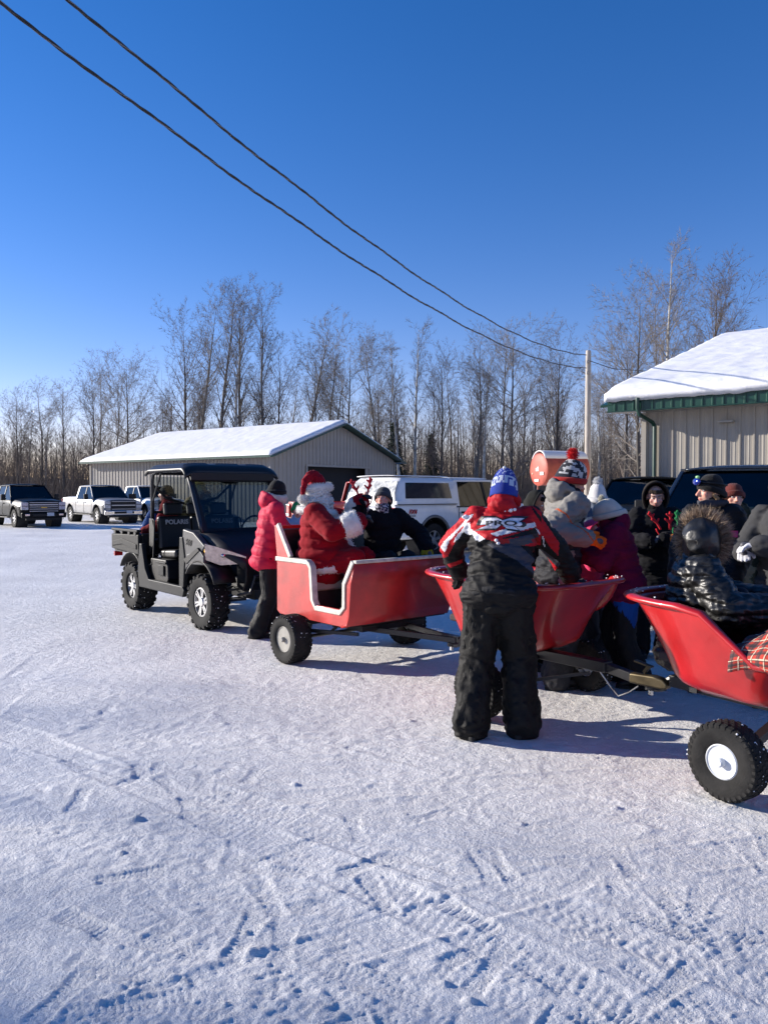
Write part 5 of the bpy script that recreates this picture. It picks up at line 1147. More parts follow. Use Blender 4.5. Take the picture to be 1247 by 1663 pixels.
        return garment(name, mb, s.t, m, col, voxel, 4, fold, ff, seed, quilt)
    def trousers(s, m=C_NYL, col=(.007, .007, .008), b=.03, cuff=.02, name='trousers', fold=.012, ff=7., seed=3., voxel=.013, wide=1.0):
        k = s.k; mb = MB(); mb.ell(s.hip + Vector((0, 0, .0)), (.150 * k * wide + b * .6, .112 * k + b * .7, .13 * k), 18, 10); mb.ell(s.hip + Vector((0, 0, -.08 * k)), (.155 * k * wide + b * .5, .115 * k + b * .7, .09 * k), 18, 10)
        for a, kn, an in ((s.hl, s.lk, s.la), (s.hrj, s.rk, s.ra)):
            mb.cap(a, kn, .078 * k + b, .060 * k + b); c_ = an + (an - kn).normalized() * .01; mb.cap(kn, kn.lerp(c_, .55), .058 * k + b, .058 * k + b); mb.cap(kn.lerp(c_, .5), c_, .058 * k + b, .052 * k + b + cuff)
        return garment(name, mb, s.t, m, col, voxel, 4, fold, ff, seed, stretch=(1, 1, .8), keep=.6)
    def boots(s, col=(.012, .012, .013), m=C_LEA, shaft=.12):
        k = s.k
        for i, (an, kn) in enumerate(((s.la, s.lk), (s.ra, s.rk))):
            mb = MB(); z0 = an.z - .085 * k; fy = s.fy[i]; d = Vector((math.sin(fy), math.cos(fy), 0)); mb.cap(an + (kn - an).normalized() * shaft, an, .056 * k, .050 * k)
            mb.cap(an + Vector((0, 0, -.035)) - d * .02, an - Vector((0, 0, .036 * k)) + d * .13 * k, .046 * k, .042 * k); mb.ell(an - Vector((0, 0, .045 * k)) - d * .03, (.042 * k, .045 * k, .035 * k), 10, 6); mb.ell(an - Vector((0, 0, .042 * k)) + d * .15 * k, (.048 * k, .055 * k, .036 * k), 10, 6)
            o = garment('boot', mb, s.t, m, col, .011, 2, .002)
            c = an + d * .055 * k; sx = Vector((d.y, -d.x, 0)); pts = []
            for j in range(20): a = 2 * math.pi * j / 20; pts.append(c + d * math.cos(a) * .155 * k + sx * math.sin(a) * (.053 + .006 * math.cos(a)) * k)
            MB().add([(p.x, p.y, z0 + .002) for p in pts] + [(p.x, p.y, z0 + .03) for p in pts], [tuple(range(20))[::-1], tuple(range(20, 40))] + [(j, (j + 1) % 20, 20 + (j + 1) % 20, 20 + j) for j in range(20)]).build('sole', M_SOLE, o, bevel=.004)
    def hand(s, side, col=(.02, .02, .02), curl=.5, m=C_SOFT, name='glove', th=.006, palm=None, cuff=.05, cuffcol=None, aim=None, cr=.0, lab=None):
        """a five-fingered hand or glove at the end of the arm"""
        k = s.k; w_, e_ = (s.lw, s.le) if side < 0 else (s.rw, s.re); d = (w_ - e_).normalized() if aim is None else Vector(aim).normalized(); pn_ = Vector(palm) if palm else -s.R * side * -1
        pn_ = (pn_ - d * pn_.dot(d)).normalized(); ac = d.cross(pn_) * (1 if side > 0 else -1)   # towards the thumb
        mb = MB(); M = Matrix((ac, pn_, d)).transposed(); mb.ell(w_ + d * .055 * k, (.043 * k + th * .6, .017 * k + th, .056 * k), 14, 8, M); mb.cap(w_ - d * .02, w_ + d * .02, .030 * k + th, .030 * k + th)
        mb.cap(w_ - d * cuff, w_ - d * .005, .037 * k + th + cr, .033 * k + th + cr * .5)
        for i, (off, ln) in enumerate(((.030, .070), (.010, .080), (-.011, .074), (-.031, .058))):
            b0 = w_ + (d * .088 + ac * off) * k; c1 = curl * .9 + .08 * i; d1 = (d * math.cos(c1) + pn_ * math.sin(c1) + ac * off * 2.2).normalized(); b1 = b0 + d1 * ln * .5 * k; c2 = c1 + curl * 1.1; d2 = (d * math.cos(c2) + pn_ * math.sin(c2) + ac * off * 1.5).normalized(); b2 = b1 + d2 * ln * .45 * k
            mb.cap(b0, b1, .0095 * k + th * .6, .009 * k + th * .6, 8); mb.cap(b1, b2, .009 * k + th * .6, .0078 * k + th * .6, 8)
        t0 = w_ + (d * .030 + ac * .034) * k; t1 = t0 + (ac * .7 + d * .75 + pn_ * .3).normalized() * .036 * k; t2 = t1 + (ac * .25 + d * .9 + pn_ * (.2 + curl * .6)).normalized() * .032 * k
        mb.cap(t0, t1, .013 * k + th * .6, .0115 * k + th * .6, 8); mb.cap(t1, t2, .0112 * k + th * .6, .0095 * k + th * .6, 8)
        wn_, dn_ = np.array(w_), np.array(d)
        cf = (lambda q, n_: np.where(((q - wn_) @ dn_ < .0)[:, None], np.array(cuffcol, float), np.array(col, float))) if cuffcol is not None and not callable(col) else col
        return garment(name, mb, s.t, m, cf, .0065, 2, .0012, 30., keep=.7)
    def beanie(s, col=(.01, .01, .01), m=C_KNIT, cuff=.055, cuffcol=None, top=.135, brim=.022, back=-.045, sc=1., slouch=0., colf=None, name='knit_hat', ribs=0, point=0.):
        k = s.k; mb = MB(); nu, nv = 48, 22
        def f(u, v):
            a = u * 2 * math.pi; fr = math.sin(a); zb = (brim + back) / 2 + (brim - back) / 2 * fr
            t = v * math.pi / 2; rr = math.cos(t) ** (.62 - .25 * point); z = zb + (top - zb) * math.sin(t) ** 1.0
            wob = 1 + .012 * math.sin(a * 3 + v * 9) + (.012 * math.sin(a * ribs) if ribs else 0)
            return s.hp(.087 * sc * rr * wob * math.cos(a), -.012 + .104 * sc * rr * wob * math.sin(a) - slouch * v * v, z)
        mb.gridf(f, nu, nv, cu=True); me = mb.mesh(name, 180); o = link(name, me, m, s.t); hc, hu = np.array(s.hc), np.array(s.hu)
        bm = bmesh.new(); bm.from_mesh(me); bmesh.ops.recalc_face_normals(bm, faces=bm.faces); bm.to_mesh(me); bm.free()
        paint(me, colf or (lambda q, n_: np.tile(np.array(col, float), (len(q), 1)))); md = o.modifiers.new('s', 'SOLIDIFY'); md.thickness = .008; md.offset = -1
        if cuff:
            c2 = MB()
            def g(u, v):
                a = u * 2 * math.pi; fr = math.sin(a); zb = (brim + back) / 2 + (brim - back) / 2 * fr; bul = .010 * math.sin(math.pi * v) ** .5; r_ = 1 + (.006 * math.sin(a * 40))
                z = zb - .004 + cuff * v; return s.hp((.0905 * sc + bul) * r_ * math.cos(a), -.012 + (.1075 * sc + bul) * r_ * math.sin(a), z)
            c2.gridf(g, 80, 6, cu=True); me = c2.mesh('hat_cuff', 180); paint(me, lambda q, n_: np.tile(np.array(cuffcol if cuffcol is not None else col, float), (len(q), 1))); o2 = link('hat_cuff', me, m, o); md = o2.modifiers.new('s', 'SOLIDIFY'); md.thickness = .006
        return o
    def pom(s, col, at=(0, -.02, .165), r=.035, seed=1, parent=None):
        mb = MB(); mb.ell((0, 0, 0), (r * .75,) * 3, 14, 10); me = mb.mesh('pompom', 180); c = co_of(me) + np.array(s.hp(*at)); n = no_of(me); set_co(me, c)
        paint(me, lambda q, n_: np.tile(np.array(col, float), (len(q), 1))); o = link('pompom', me, C_FUR, s.t)
        cm = mat('yarn_%d_%d' % (int(col[0] * 99), int(col[2] * 99)), col, .9, noise=.15); fur('pompom_yarn', c, n, 900, r * .55, .004, cm, o, .5, seed=seed); return o
    def hood(s, col=(.02, .02, .02), m=C_NYL, r=(.118, .135, .150), open_=112, up=.0, fold=.006, tilt=.25, fur_=None, quilt=None, name='hood'):
        k = s.k; mb = MB(); nu, nv = 44, 22; ax = (s.hf * math.cos(tilt) - s.hu * math.sin(tilt)); ux = (s.hu - ax * s.hu.dot(ax)).normalized(); rx = ax.cross(ux)
        def f(u, v):
            a = u * 2 * math.pi; th = R(open_) * v; st = math.sin(th)
            p = -ax * math.cos(th) * r[1] + (rx * math.cos(a) * r[0] + ux * math.sin(a) * r[2]) * (st if th < math.pi / 2 else st ** .5)
            if math.sin(a) < 0: p += ux * math.sin(a) * .02
            return s.hc + Vector(p) * k + s.hu * (up + .015)
        mb.gridf(f, nu, nv, cu=True); me = mb.mesh(name, 180); c = co_of(me); n = no_of(me)
        bm = bmesh.new(); bm.from_mesh(me); bmesh.ops.recalc_face_normals(bm, faces=bm.faces); bm.to_mesh(me); bm.free(); n = no_of(me)
        c += n * (fold * (1 - 2.5 * np.abs(pn(c[:, 0] * 9, c[:, 1] * 9, c[:, 2] * 12))))[:, None]; set_co(me, c)
        paint(me, lambda q, n_: np.tile(np.array(col, float), (len(q), 1))); o = link(name, me, m, s.t); md = o.modifiers.new('s', 'SOLIDIFY'); md.thickness = .014; md.offset = -1
        rim = [f(i / 40, 1) for i in range(40)]; rt = MB().tube(rim, .011 * k, 8, closed=True); rm = rt.mesh('hood_edge', 180); paint(rm, lambda q, n_: np.tile(np.array(col, float) * 1.1, (len(q), 1))); link('hood_edge', rm, m, o)
        if fur_:
            P_ = np.array([f(u, v) for u in np.linspace(0, 1, 120) for v in (.93, .97, 1.0)]); ce = np.array(s.hc); nn = P_ - ce + np.array(ax) * .02; nn /= np.linalg.norm(nn, axis=1, keepdims=True); nn = nn + np.array(ax) * .35
            for (cc, nm, cnt, L_) in fur_: fur('fur_ruff', P_, nn, cnt, L_, .0022, mat(nm, cc, .85, noise=.3), o, .38, seed=cnt)
        return o
    def hair(s, pts_list, col, r=.02, name='hair'):
        mb = MB()
        for pts in pts_list:
            for a, b in zip(pts[:-1], pts[1:]): mb.cap(s.hp(*a), s.hp(*b), r, r * .9, 8)
        return garment(name, mb, s.t, C_SOFT, col, .006, 1, .003, 60.)
def inpoly(px_, py_, poly):
    r = np.zeros(len(px_), bool); n = len(poly)
    for i in range(n):
        x1, y1 = poly[i]; x2, y2 = poly[(i + 1) % n]; c = ((y1 > py_) != (y2 > py_)) & (px_ < (x2 - x1) * (py_ - y1) / (y2 - y1 + 1e-9) + x1); r ^= c
    return r
def decal(name, poly, O, X, Z, D, target, m, parent, off=.004, res=.02, th=.002):
    """cloth applique: a flat outline laid on a garment, cast along D"""
    O, X, Z, D = [Vector(v) for v in (O, X, Z, D)]; bm = bmesh.new(); vs_ = [bm.verts.new(O + X * a + Z * b) for a, b in poly]; bm.faces.new(vs_)
    bmesh.ops.triangulate(bm, faces=bm.faces[:])
    for _ in range(6):
        L_ = [e for e in bm.edges if e.calc_length() > res]
        if not L_: break
        bmesh.ops.subdivide_edges(bm, edges=L_, cuts=1); bmesh.ops.triangulate(bm, faces=[f for f in bm.faces if len(f.verts) > 3])
    return _cast(name, bm, D, target, m, parent, off, th)
def _cast(name, bm, D, target, m, parent, off, th):
    tb = bmesh.new(); tb.from_mesh(target.data); bvh = BVHTree.FromBMesh(tb); dead = []
    for v in bm.verts:
        h = bvh.ray_cast(v.co - D * .6, D)
        if h[0] is None: dead.append(v)
        else: v.co = h[0] - D * off
    bmesh.ops.delete(bm, geom=dead, context='VERTS'); me = bpy.data.meshes.new(name); bm.to_mesh(me); bm.free(); tb.free(); return link(name, me, m, parent)
def decal_text(name, body, size, O, X, Z, D, target, m, parent, **kw):
    me = text_mesh(body, size, 0, **{k_: v for k_, v in kw.items() if k_ != 'off'}); bm = bmesh.new(); bm.from_mesh(me); bmesh.ops.remove_doubles(bm, verts=bm.verts, dist=1e-4)
    O, X, Z, D = [Vector(v) for v in (O, X, Z, D)]
    for v in bm.verts: v.co = O + X * v.co.x + Z * v.co.y
    return _cast(name, bm, D, target, m, parent, kw.get('off', .006), .001)
BLK = (.006, .006, .007)
def at(px, Y): return ((px - 623.5) / 1249 * Y, Y)

# --- the person in the black and red racing jacket
p = Person((.755, 5.03), (.16, .987), 'person in black, red and white racing jacket bending over the middle red tub cart', H=1.83, hipz=.527, lean=(.05, .48), head=(.10, .80, -.60), lh=(-.30, .50, 1.02), rh=(.52, .50, .98), elbL=(-1, -.3, .3), elbR=(1, -.2, .2), lf=(-.18, -.05), rf=(.15, .03), footyaw=(-.15, .35), neckf=.0)
p.body(detail=True)
def cxcy(q): return 590 + q[:, 0] / .000655, 1280 - (q[:, 2] - .905) / .00064
RED, WH, GRY = (.42, .008, .015), (.62, .62, .64), (.055, .055, .068)
def racing(q, n_):
    x, y = cxcy(q); o = np.tile(np.array(BLK), (len(q), 1)); o[:] = (.008, .0075, .0075)
    def fill(poly, c): o[inpoly(x, y, poly)] = c
    fill([(380, 150), (800, 150), (930, 400), (1010, 520), (1010, 760), (700, 735), (600, 725), (440, 670), (300, 585), (230, 600), (120, 740), (40, 900), (-120, 980), (-120, 700), (60, 560), (250, 380)], RED)
    fill([(1010, 400), (900, 330), (1020, 470), (1200, 740), (1195, 880), (1120, 800), (1010, 640)], RED)
    fill([(470, 735), (620, 690), (975, 615), (990, 700), (800, 748), (985, 930), (1000, 1100), (900, 1000), (760, 885)], GRY)
    fill([(610, 665), (965, 560), (975, 622), (800, 650), (640, 672)], (.012, .012, .012)); fill([(500, 622), (556, 648), (960, 556), (940, 512), (690, 560)], WH)
    fill([(575, 678), (690, 690), (690, 722), (600, 725)], (.32, .02, .02)); fill([(900, 685), (985, 672), (990, 722), (930, 725)], (.32, .02, .02))
    fill([(262, 655), (300, 585), (445, 675), (395, 705), (345, 690), (320, 640)], WH); fill([(220, 530), (285, 515), (295, 590), (260, 655), (215, 610)], WH)
    fill([(-40, 800), (0, 735), (150, 590), (280, 440), (330, 420), (300, 465), (190, 580), (60, 730), (10, 860)], WH); fill([(100, 750), (130, 680), (240, 545), (250, 560), (170, 690)], WH)
    fill([(20, 1000), (190, 935), (190, 975), (60, 1040)], RED); fill([(950, 570), (985, 600), (1000, 650), (975, 620)], WH); fill([(1020, 645), (1045, 700), (1050, 785), (1030, 740)], WH)
    fill([(985, 805), (1190, 1010), (1170, 1065), (985, 865)], RED); fill([(1000, 790), (1220, 960), (1195, 1010), (1000, 830)], GRY)
    return o
jk = p.jacket(C_NYL, racing, b=.040, hem=.06, voxel=.0075, fold=.011, ff=7, armb=.9, name='racing_jacket', wide=1.13)
# knitted hem and collar
mbx = MB(); B_ = Matrix((p.R, p.fw, p.sp)).transposed(); mbx.lathe([(.212, 0), (.220, .02), (.212, .045)], p.hip - p.sp * .11, p.sp, 40, cap=False); hb_ = mbx.build('waistband', mat('rib_knit_black', (.014, .014, .015), .9, noise=.2, bump=.5, stretch=(1, 1, .05)), p.t, solid=.012, smooth=180); hb_.scale = (1, .80, 1); hb_.location = (0, .0, 0)
bx_, by_ = Vector((1, 0, 0)), Vector((0, .28, .96)); Dd = Vector((0, 1, -.12)).normalized()
def PC(pts): return [((a - 590) * .000655, (1280 - b) * .00064) for a, b in pts]
O_ = Vector((0, -.1, .905))
M_SILV = mat('silver_applique', (.66, .67, .72), .5, metal=.0, noise=.25, nscale=30); M_BKA = mat('black_applique', (.01, .01, .012), .5)
XS = [(380, 545), (500, 500), (395, 505), (410, 462), (500, 465), (440, 430), (560, 432), (620, 462), (700, 432), (840, 430), (740, 470), (810, 480), (815, 505), (790, 520), (720, 515), (785, 560), (660, 545), (610, 505), (560, 545)]
Zv = Vector((0, 0, 1))
cx0, cy0 = 605, 493
decal('logo_outline', PC([(cx0 + (a - cx0) * 1.20, cy0 + (b - cy0) * 1.38) for a, b in XS]), O_, bx_, Zv, Dd, jk, M_BKA, p.t, .003, .015); decal('logo_star', PC(XS), O_, bx_, Zv, Dd, jk, M_SILV, p.t, .0055, .015)
lp = PC([(605, 492)])[0]; decal_text('logo_lettering', 'PRO', .046, O_ + bx_ * lp[0] + Zv * lp[1], Vector((2.4, 0, 0)), Zv, Dd, jk, M_BKA, p.t, bold=.001, off=.008)
decal('reflective_tab', PC([(530, 325), (655, 328), (655, 342), (530, 340)]), O_, bx_, Zv, Dd, jk, M_SILV, p.t, .005, .02)
mb = MB(); [mb.cap(*[p.neck + p.R * math.sin(b) * .072 + p.fw * (math.cos(b) * .085 + .02) + p.sp * (.085 - .015 * math.cos(b)) for b in (a, a + .45)], .046, None, 8) for a in [i * .45 for i in range(14)]]; mb.ell(p.hp(0, -.055, -.105), (.078, .068, .05), 14, 8, p.hM()); mb.ell(p.hp(0, -.03, -.15), (.10, .09, .06), 14, 8, p.hM()); garment('racing_collar', mb, p.t, C_NYL, RED, .010, 3, .005, 14)
p.trousers(col=(.0085, .008, .0075), b=.056, cuff=.012, fold=.020, ff=6, voxel=.011); p.boots()
p.hand(-1, (.012, .012, .012), .7, cuff=.03); p.hand(1, (.05, .05, .05), .7, cuff=.03)
def hatcol(q, n_):
    d = q - np.array(p.hc); z = d @ np.array(p.hu); a = np.arctan2(d @ np.array(p.hr), d @ np.array(p.hf)); o = np.tile(np.array((.015, .04, .30)), (len(q), 1))
    pat = (np.sin(a * 22) * np.sin(z * 420) > -.1); o[(z > -.005) & (z < .055) & pat] = (.5, .55, .66); o[(z > .08) & (np.sin(a * 14 + z * 160) > .75)] = (.35, .4, .6); o[(np.abs(z - .06) < .006) | (np.abs(z + .01) < .005)] = (.5, .55, .66); return o
p.beanie(colf=hatcol, cuff=0, top=.165, brim=-.005, back=-.105, sc=1.05)
for i, (dx, dz) in enumerate(((.0, .165), (.02, .115))): MB().cap(p.hp(dx * .3, -.03, dz), p.hp(dx, -.09 if i == 0 else -.07, dz - .035 if i == 0 else dz - .05), .008, .012, 8).build('hat_tassel', mat('white_yarn', (.7, .7, .7), .95, bump=.6), p.t, smooth=180)
for (px_, py_) in ((240, 415), (695, 345), (560, 685)):   # tufts of snow stuck on the jacket
    q = PC([(px_, py_)])[0]; v = O_ + bx_ * q[0] + Zv * q[1]; tb = bmesh.new(); tb.from_mesh(jk.data); h = BVHTree.FromBMesh(tb).ray_cast(v - Dd * .6, Dd); tb.free()
    if h[0]: mm = MB(); [mm.ell(h[0] + Vector((random.gauss(0, .012), -.006, random.gauss(0, .009))), (.012, .01, .011), 8, 6) for _ in range(7 if px_ != 560 else 2)]; mm.build('snow_tuft', M_roof_snow, p.t, smooth=180)

# --- the person in the pink coat
p = Person(at(432, 8.5), (.94, .34), 'person in bright pink winter coat, black hat and cream collar, standing by the sled cart', H=1.76, lean=(.0, .17), head=(.0, .95, -.3), lh=(-.20, .46, 1.05), rh=(.25, .24, .88), fem=True, lf=(-.10, .08), rf=(.13, -.10), elbR=(.3, -1, 0))
p.body(); p.jacket(C_NYL, (.56, .018, .060), b=.038, hem=.13, hood=True, fold=.006, ff=6, wide=1.05, name='pink_coat'); p.trousers(col=(.012, .012, .013), b=.034, cuff=.015); p.boots()
p.hand(1, (.015, .015, .018), .35, cuff=.08, cr=.008, palm=(-1, 0, 0)); p.hand(-1, (.015, .015, .018), .4)
p.beanie(BLK, top=.14, brim=.01, back=-.05)
mb = MB(); [mb.cap(p.neck + p.R * math.sin(a) * .085 + p.fw * math.cos(a) * .09 + p.sp * (.075 + .015 * math.cos(a * 2)) * 1, p.neck + p.R * math.sin(a + .45) * .085 + p.fw * math.cos(a + .45) * .09 + p.sp * (.075 + .015 * math.cos(a * 2 + .9)), .052, None, 8) for a in [i * .45 for i in range(14)]]
garment('fleece_collar', mb, p.t, C_FUR, (.62, .55, .47), .010, 2, .008, 18)
MB().tube([p.rw + Vector((math.cos(a) * .048, math.sin(a) * .048, .02)) for a in [i * .5 for i in range(13)]], .008, 6, closed=False).build('glove_stripe', mat('grey_lettering'), p.t)

# --- the costumed person in the sled
SN = (-.64, 7.50); p = Person(SN, (.93, -.36), 'person in red fur-trimmed velvet suit, curly white wig and beard, in the sled cart', H=1.80, sit=(0, 0, .90), lean=(-.02, -.04), head=(-.75, .60, -.02), lh=(-.20, .36, 1.50), rh=(.10, .46, 1.32), elbR=(.9, -.4, -.8), elbL=(-.6, .2, -1), lf=(-.16, .44, .45), rf=(.14, .50, .45), kneepole=(0, .8, .8), yaw=.35)
VR = (.24, .003, .010); FUR = (.78, .76, .72)
p.body(skin=(.50, .27, .20)); p.jacket(C_VEL, VR, b=.055, hem=.13, belly=.18, fold=.007, ff=6, name='velvet_coat', wide=1.12); p.trousers(C_VEL, VR, b=.045, name='velvet_trousers'); p.boots((.01, .01, .01), shaft=.2)
def fur_part(name, mb, n=2600, L=.016, voxel=.012, col=FUR):
    o = garment(name, mb, p.t, C_FUR, col, voxel, 2, .006, 22); c = co_of(o.data); nn = no_of(o.data); fur(name + '_pile', c, nn, n, L, .0035, mat('white_fur', (.80, .78, .74), .9, noise=.1), o, .5, seed=n); return o
B_ = Matrix((p.R, p.fw, p.sp)).transposed()
mb = MB(); [mb.cap(*[p.neck + p.R * math.sin(b) * .190 + p.fw * (math.cos(b) * .165 - .0) + p.sp * (-.015 - .05 * max(0, math.cos(b))) for b in (a, a + .42)], .036, None, 8) for a in [i * .42 for i in range(15)]]; fur_part('fur_collar', mb)
mb = MB(); [mb.cap(*[p.hip + p.R * math.sin(b) * .265 + p.fw * (math.cos(b) * .250 + .10) + p.sp * (-.03 + .015 * math.cos(b)) for b in (a, a + .32)], .045, None, 8) for a in [i * .32 for i in range(20)]]; fur_part('fur_hem', mb, 3600)
mb = MB(); mb.cap(p.hip + p.fw * .30 - p.sp * .1, p.hip + p.fw * .33 + p.sp * .12, .045); mb.cap(p.hip + p.fw * .33 + p.sp * .12, p.neck + p.fw * .14 - p.sp * .08, .045); fur_part('fur_front', mb, 1600)
for e_, w_, r_, nm in ((p.re, p.rw, .112, 'fur_cuff'), (p.le, p.lw, .098, 'fur_cuff')):
    d = (w_ - e_).normalized(); mb = MB(); mb.cyl(w_ - d * .155, w_ - d * .005, r_, 18, r_ * 1.06); mb.ell(w_ - d * .08, (r_ * 1.1,) * 3, 12, 8); fur_part(nm, mb, 2600)
mb = MB().lathe([(.232, -.03), (.240, 0), (.232, .03)], (0, 0, 0), (0, 0, 1), 40, cap=False); bl = mb.build('belt', mat('black_leather', (.012, .012, .012), .3, bump=.1), p.t, solid=.01, smooth=60); bl.matrix_local = Matrix.Translation(p.hip + p.sp * .09 + p.fw * .085) @ B_.to_4x4() @ Matrix.Diagonal((1.18, 1.20, 1.2, 1)); MB().box((0, .245, 0), (.09, .012, .08)).build('belt_buckle', mat('brass', (.5, .36, .12), .3, metal=.9), bl, bevel=.01)
p.hand(1, BLK, .6, C_LEA, palm=(0, 0, -1)); p.hand(-1, BLK, .8, C_LEA, palm=(0, .3, -.9))
# wig and beard of separate curls
rc = random.Random(5)
def curls(name, n, fn, r, col=(.66, .64, .60), L=.05):
    mb = MB()
    for i in range(n):
        c, out = fn(i); t = Vector((rc.gauss(0, .35), rc.gauss(0, .35), -1)).normalized(); a0 = rc.random() * 6; x = t.orthogonal().normalized(); y = t.cross(x); ln = L * rc.uniform(.7, 1.5)
        pts = [c + t * ln * (j / 14 - .3) + (x * math.cos(a0 + j * .85) + y * math.sin(a0 + j * .85)) * r * .95 for j in range(15)]
        mb.tube(pts, [r * .62 * math.sin(math.pi * (.12 + .76 * j / 14)) for j in range(15)], 6)
    o = mb.build(name, mat('wig_fibre', (.66, .64, .61), .75, noise=.25, nscale=40, bump=.4, bscale=120), p.t, smooth=180); return o
def wigf(i):
    a = rc.uniform(-2.45, 2.45); z = rc.uniform(-.17, .045); k = 1.0 + .15 * (z < -.05); return p.hp(.098 * math.sin(a) * k, -.118 * math.cos(a) * k * (1 if math.cos(a) > 0 else .55), z), None
curls('wig_curls', 250, wigf, .022)
def brdf(i):
    a = rc.gauss(0, .55); z = rc.uniform(-.27, -.035); wz = .085 * (1 - max(0, (-z - .10) / .30)); return p.hp(wz * math.sin(a * 1.5), .075 + .055 * math.cos(a) * (1 - abs(z + .12) * 1.2) - .02, z), None
mb = MB(); mb.ell(p.hp(0, .06, -.12), (.075, .055, .115), 14, 10, p.hM()); mb.ell(p.hp(0, .05, -.22), (.05, .04, .07), 12, 8, p.hM()); mb.ell(p.hp(0, -.03, -.05), (.092, .1, .10), 12, 8, p.hM()); garment('beard_base', mb, p.t, C_FUR, (.60, .58, .55), .011, 1, .012, 30)
curls('beard_curls', 150, brdf, .020, L=.06)
curls('moustache', 16, lambda i: (p.hp((i - 7.5) * .008, .118, -.040 - abs(i - 7.5) * .002), None), .010, L=.03)
# hat: fur band, drooping red cone, ball
mb = MB(); [mb.cap(*[p.hp(.094 * math.sin(b), -.012 + .112 * math.cos(b), .052 + .012 * math.cos(b)) for b in (a, a + .4)], .040, None, 8) for a in [i * .4 for i in range(16)]]; fur_part('hat_band', mb, 3600, .018)
mb = MB(); cp = [(0, -.01, .08), (0, -.02, .13), (.0, -.045, .165), (.02, -.10, .165), (.035, -.150, .115), (.04, -.175, .04), (.04, -.178, -.02)]; rr_ = [.088, .074, .056, .045, .034, .025, .02]
for i in range(6): mb.cap(p.hp(*cp[i]), p.hp(*cp[i + 1]), rr_[i], rr_[i + 1], 14)
garment('red_hat', mb, p.t, C_VEL, (.26, .004, .014), .009, 3, .009, 16)
mb = MB(); mb.ell(p.hp(.04, -.180, -.055), (.042, .042, .042)); fur_part('hat_ball', mb, 1500, .018)
santa = p
def antlers(name, label, c, up, right, col, s=1., group='felt antler headbands'):
    t = empty(name, c); tag(t, label, 'headband', group); up = Vector(up).normalized(); right = Vector(right).normalized(); m = mat('felt_%d_%d' % (int(col[0] * 99), int(col[1] * 99)), col, .9, noise=.15)
    for sg in (-1, 1):
        b = right * sg * .045 * s; q = [b, b + (up * .06 + right * sg * .015) * s, b + (up * .12 + right * sg * .04) * s, b + (up * .17 + right * sg * .05) * s]; mb = MB()
        for i in range(3): mb.cap(q[i], q[i + 1], .013 * s, .011 * s, 8)
        for i, (a, L_) in enumerate(((-.6, .05), (.8, .05), (-.7, .04), (.7, .04))): o_ = q[1 + i // 2]; mb.cap(o_, o_ + (up * math.cos(a) + right * sg * math.sin(a)) * L_ * s, .011 * s, .010 * s, 8)
        me = remesh(mb, .006, 1); paint(me, lambda w_, n_: np.tile(np.array(col, float), (len(w_), 1))); link('antler', me, m, t)
    MB().tube([right * .085 * s * math.cos(a) - up * .10 * s * math.sin(a) * 1.1 for a in [math.pi * i / 16 for i in range(17)]], .006, 6).build('band', m, t, smooth=180); return t
hw = p.t.matrix_basis @ Vector(p.lw); hw = Matrix.Translation(p.t.location) @ p.t.rotation_euler.to_matrix().to_4x4() @ p.lw
antlers('antler_headband', 'red antler headband held up in the black glove beside the curly beard', hw + Vector((.03, -.02, .06)), (-.15, 0, 1), (.9, -.2, .1), (.45, .01, .02), 1.0)

# --- the companion in the sled
p = Person((-.02, 7.86), (.38, -.92), 'person in black coat, grey hat, patterned gaiter and yellow gloves in the sled cart', H=1.70, sit=(0, 0, .87), lean=(-.04, -.02), head=(.55, .72, .20), lh=(-.0, .1, 1.2), rh=(-.32, .28, 1.36), lf=(-.12, .40, .45), rf=(.12, .40, .45), kneepole=(0, .8, .8), elbL=(-1, -.3, -.3))
p.lh = (.0, .0, 0); p.le, p.lw = ik(p.sl, (-.36, .30, 1.04), .277, .243, (-1, -.5, -.1)); p.re, p.rw = ik(p.sr, (.33, .22, 1.42), .277, .243, (1, -.2, -.6))
p.body(skin=(.58, .33, .25)); p.jacket(C_SOFT, (.008, .008, .010), b=.045, hem=.12, fold=.012, ff=8, wide=1.08); p.trousers(b=.035); p.boots(); p.beanie((.045, .052, .065), top=.135, brim=.028, back=-.05, cuff=.05); p.hand(-1, (.42, .30, .02), .5, th=.012, palm=(0, 0, -1)); p.hand(1, BLK, .7, th=.01)
mb = MB(); mb.cap(p.neck - p.sp * .02, p.hp(0, .02, -.085), .082, .072); mb.ell(p.hp(0, .045, -.075), (.058, .05, .042), 12, 8, p.hM())
garment('neck_gaiter', mb, p.t, C_SOFT, lambda q, n_: np.where((pn(q[:, 0] * 55, q[:, 1] * 55, q[:, 2] * 55) > .05)[:, None], np.array((.45, .45, .5)), np.array((.03, .03, .05))), .007, 2, .004, 20)

# --- figures beyond the middle tub
p = Person(at(862, 6.95), (.86, -.42), 'young person in black hood looking down, between the blue knit hat and the grey jacket', H=1.64, lean=(0, .05), head=(.12, .95, -.25))
p.body(skin=(.36, .20, .14)); p.jacket(col=BLK, b=.03); p.trousers(); p.boots(); p.hood((.022, .022, .020), C_SOFT, r=(.105, .118, .125), open_=100, tilt=.1); p.hand(-1, BLK, .4); p.hand(1, BLK, .4)
p.hair([[(x * .011, .078 - abs(x) * .004, .085), (x * .013 - .003, .090 - abs(x) * .005, .055)] for x in range(-5, 6)], (.012, .010, .009), .007, 'fringe')
p = Person(at(907, 6.34), (.88, .22), 'tall person in grey and charcoal jacket with red-pompom hat and orange glove', H=1.87, lean=(.03, .12), head=(.25, .90, -.35), rh=(.33, .06, 1.24), lh=(-.22, .42, 1.15), lf=(-.1, .05), rf=(.14, -.05), elbR=(0, -1, -.6))
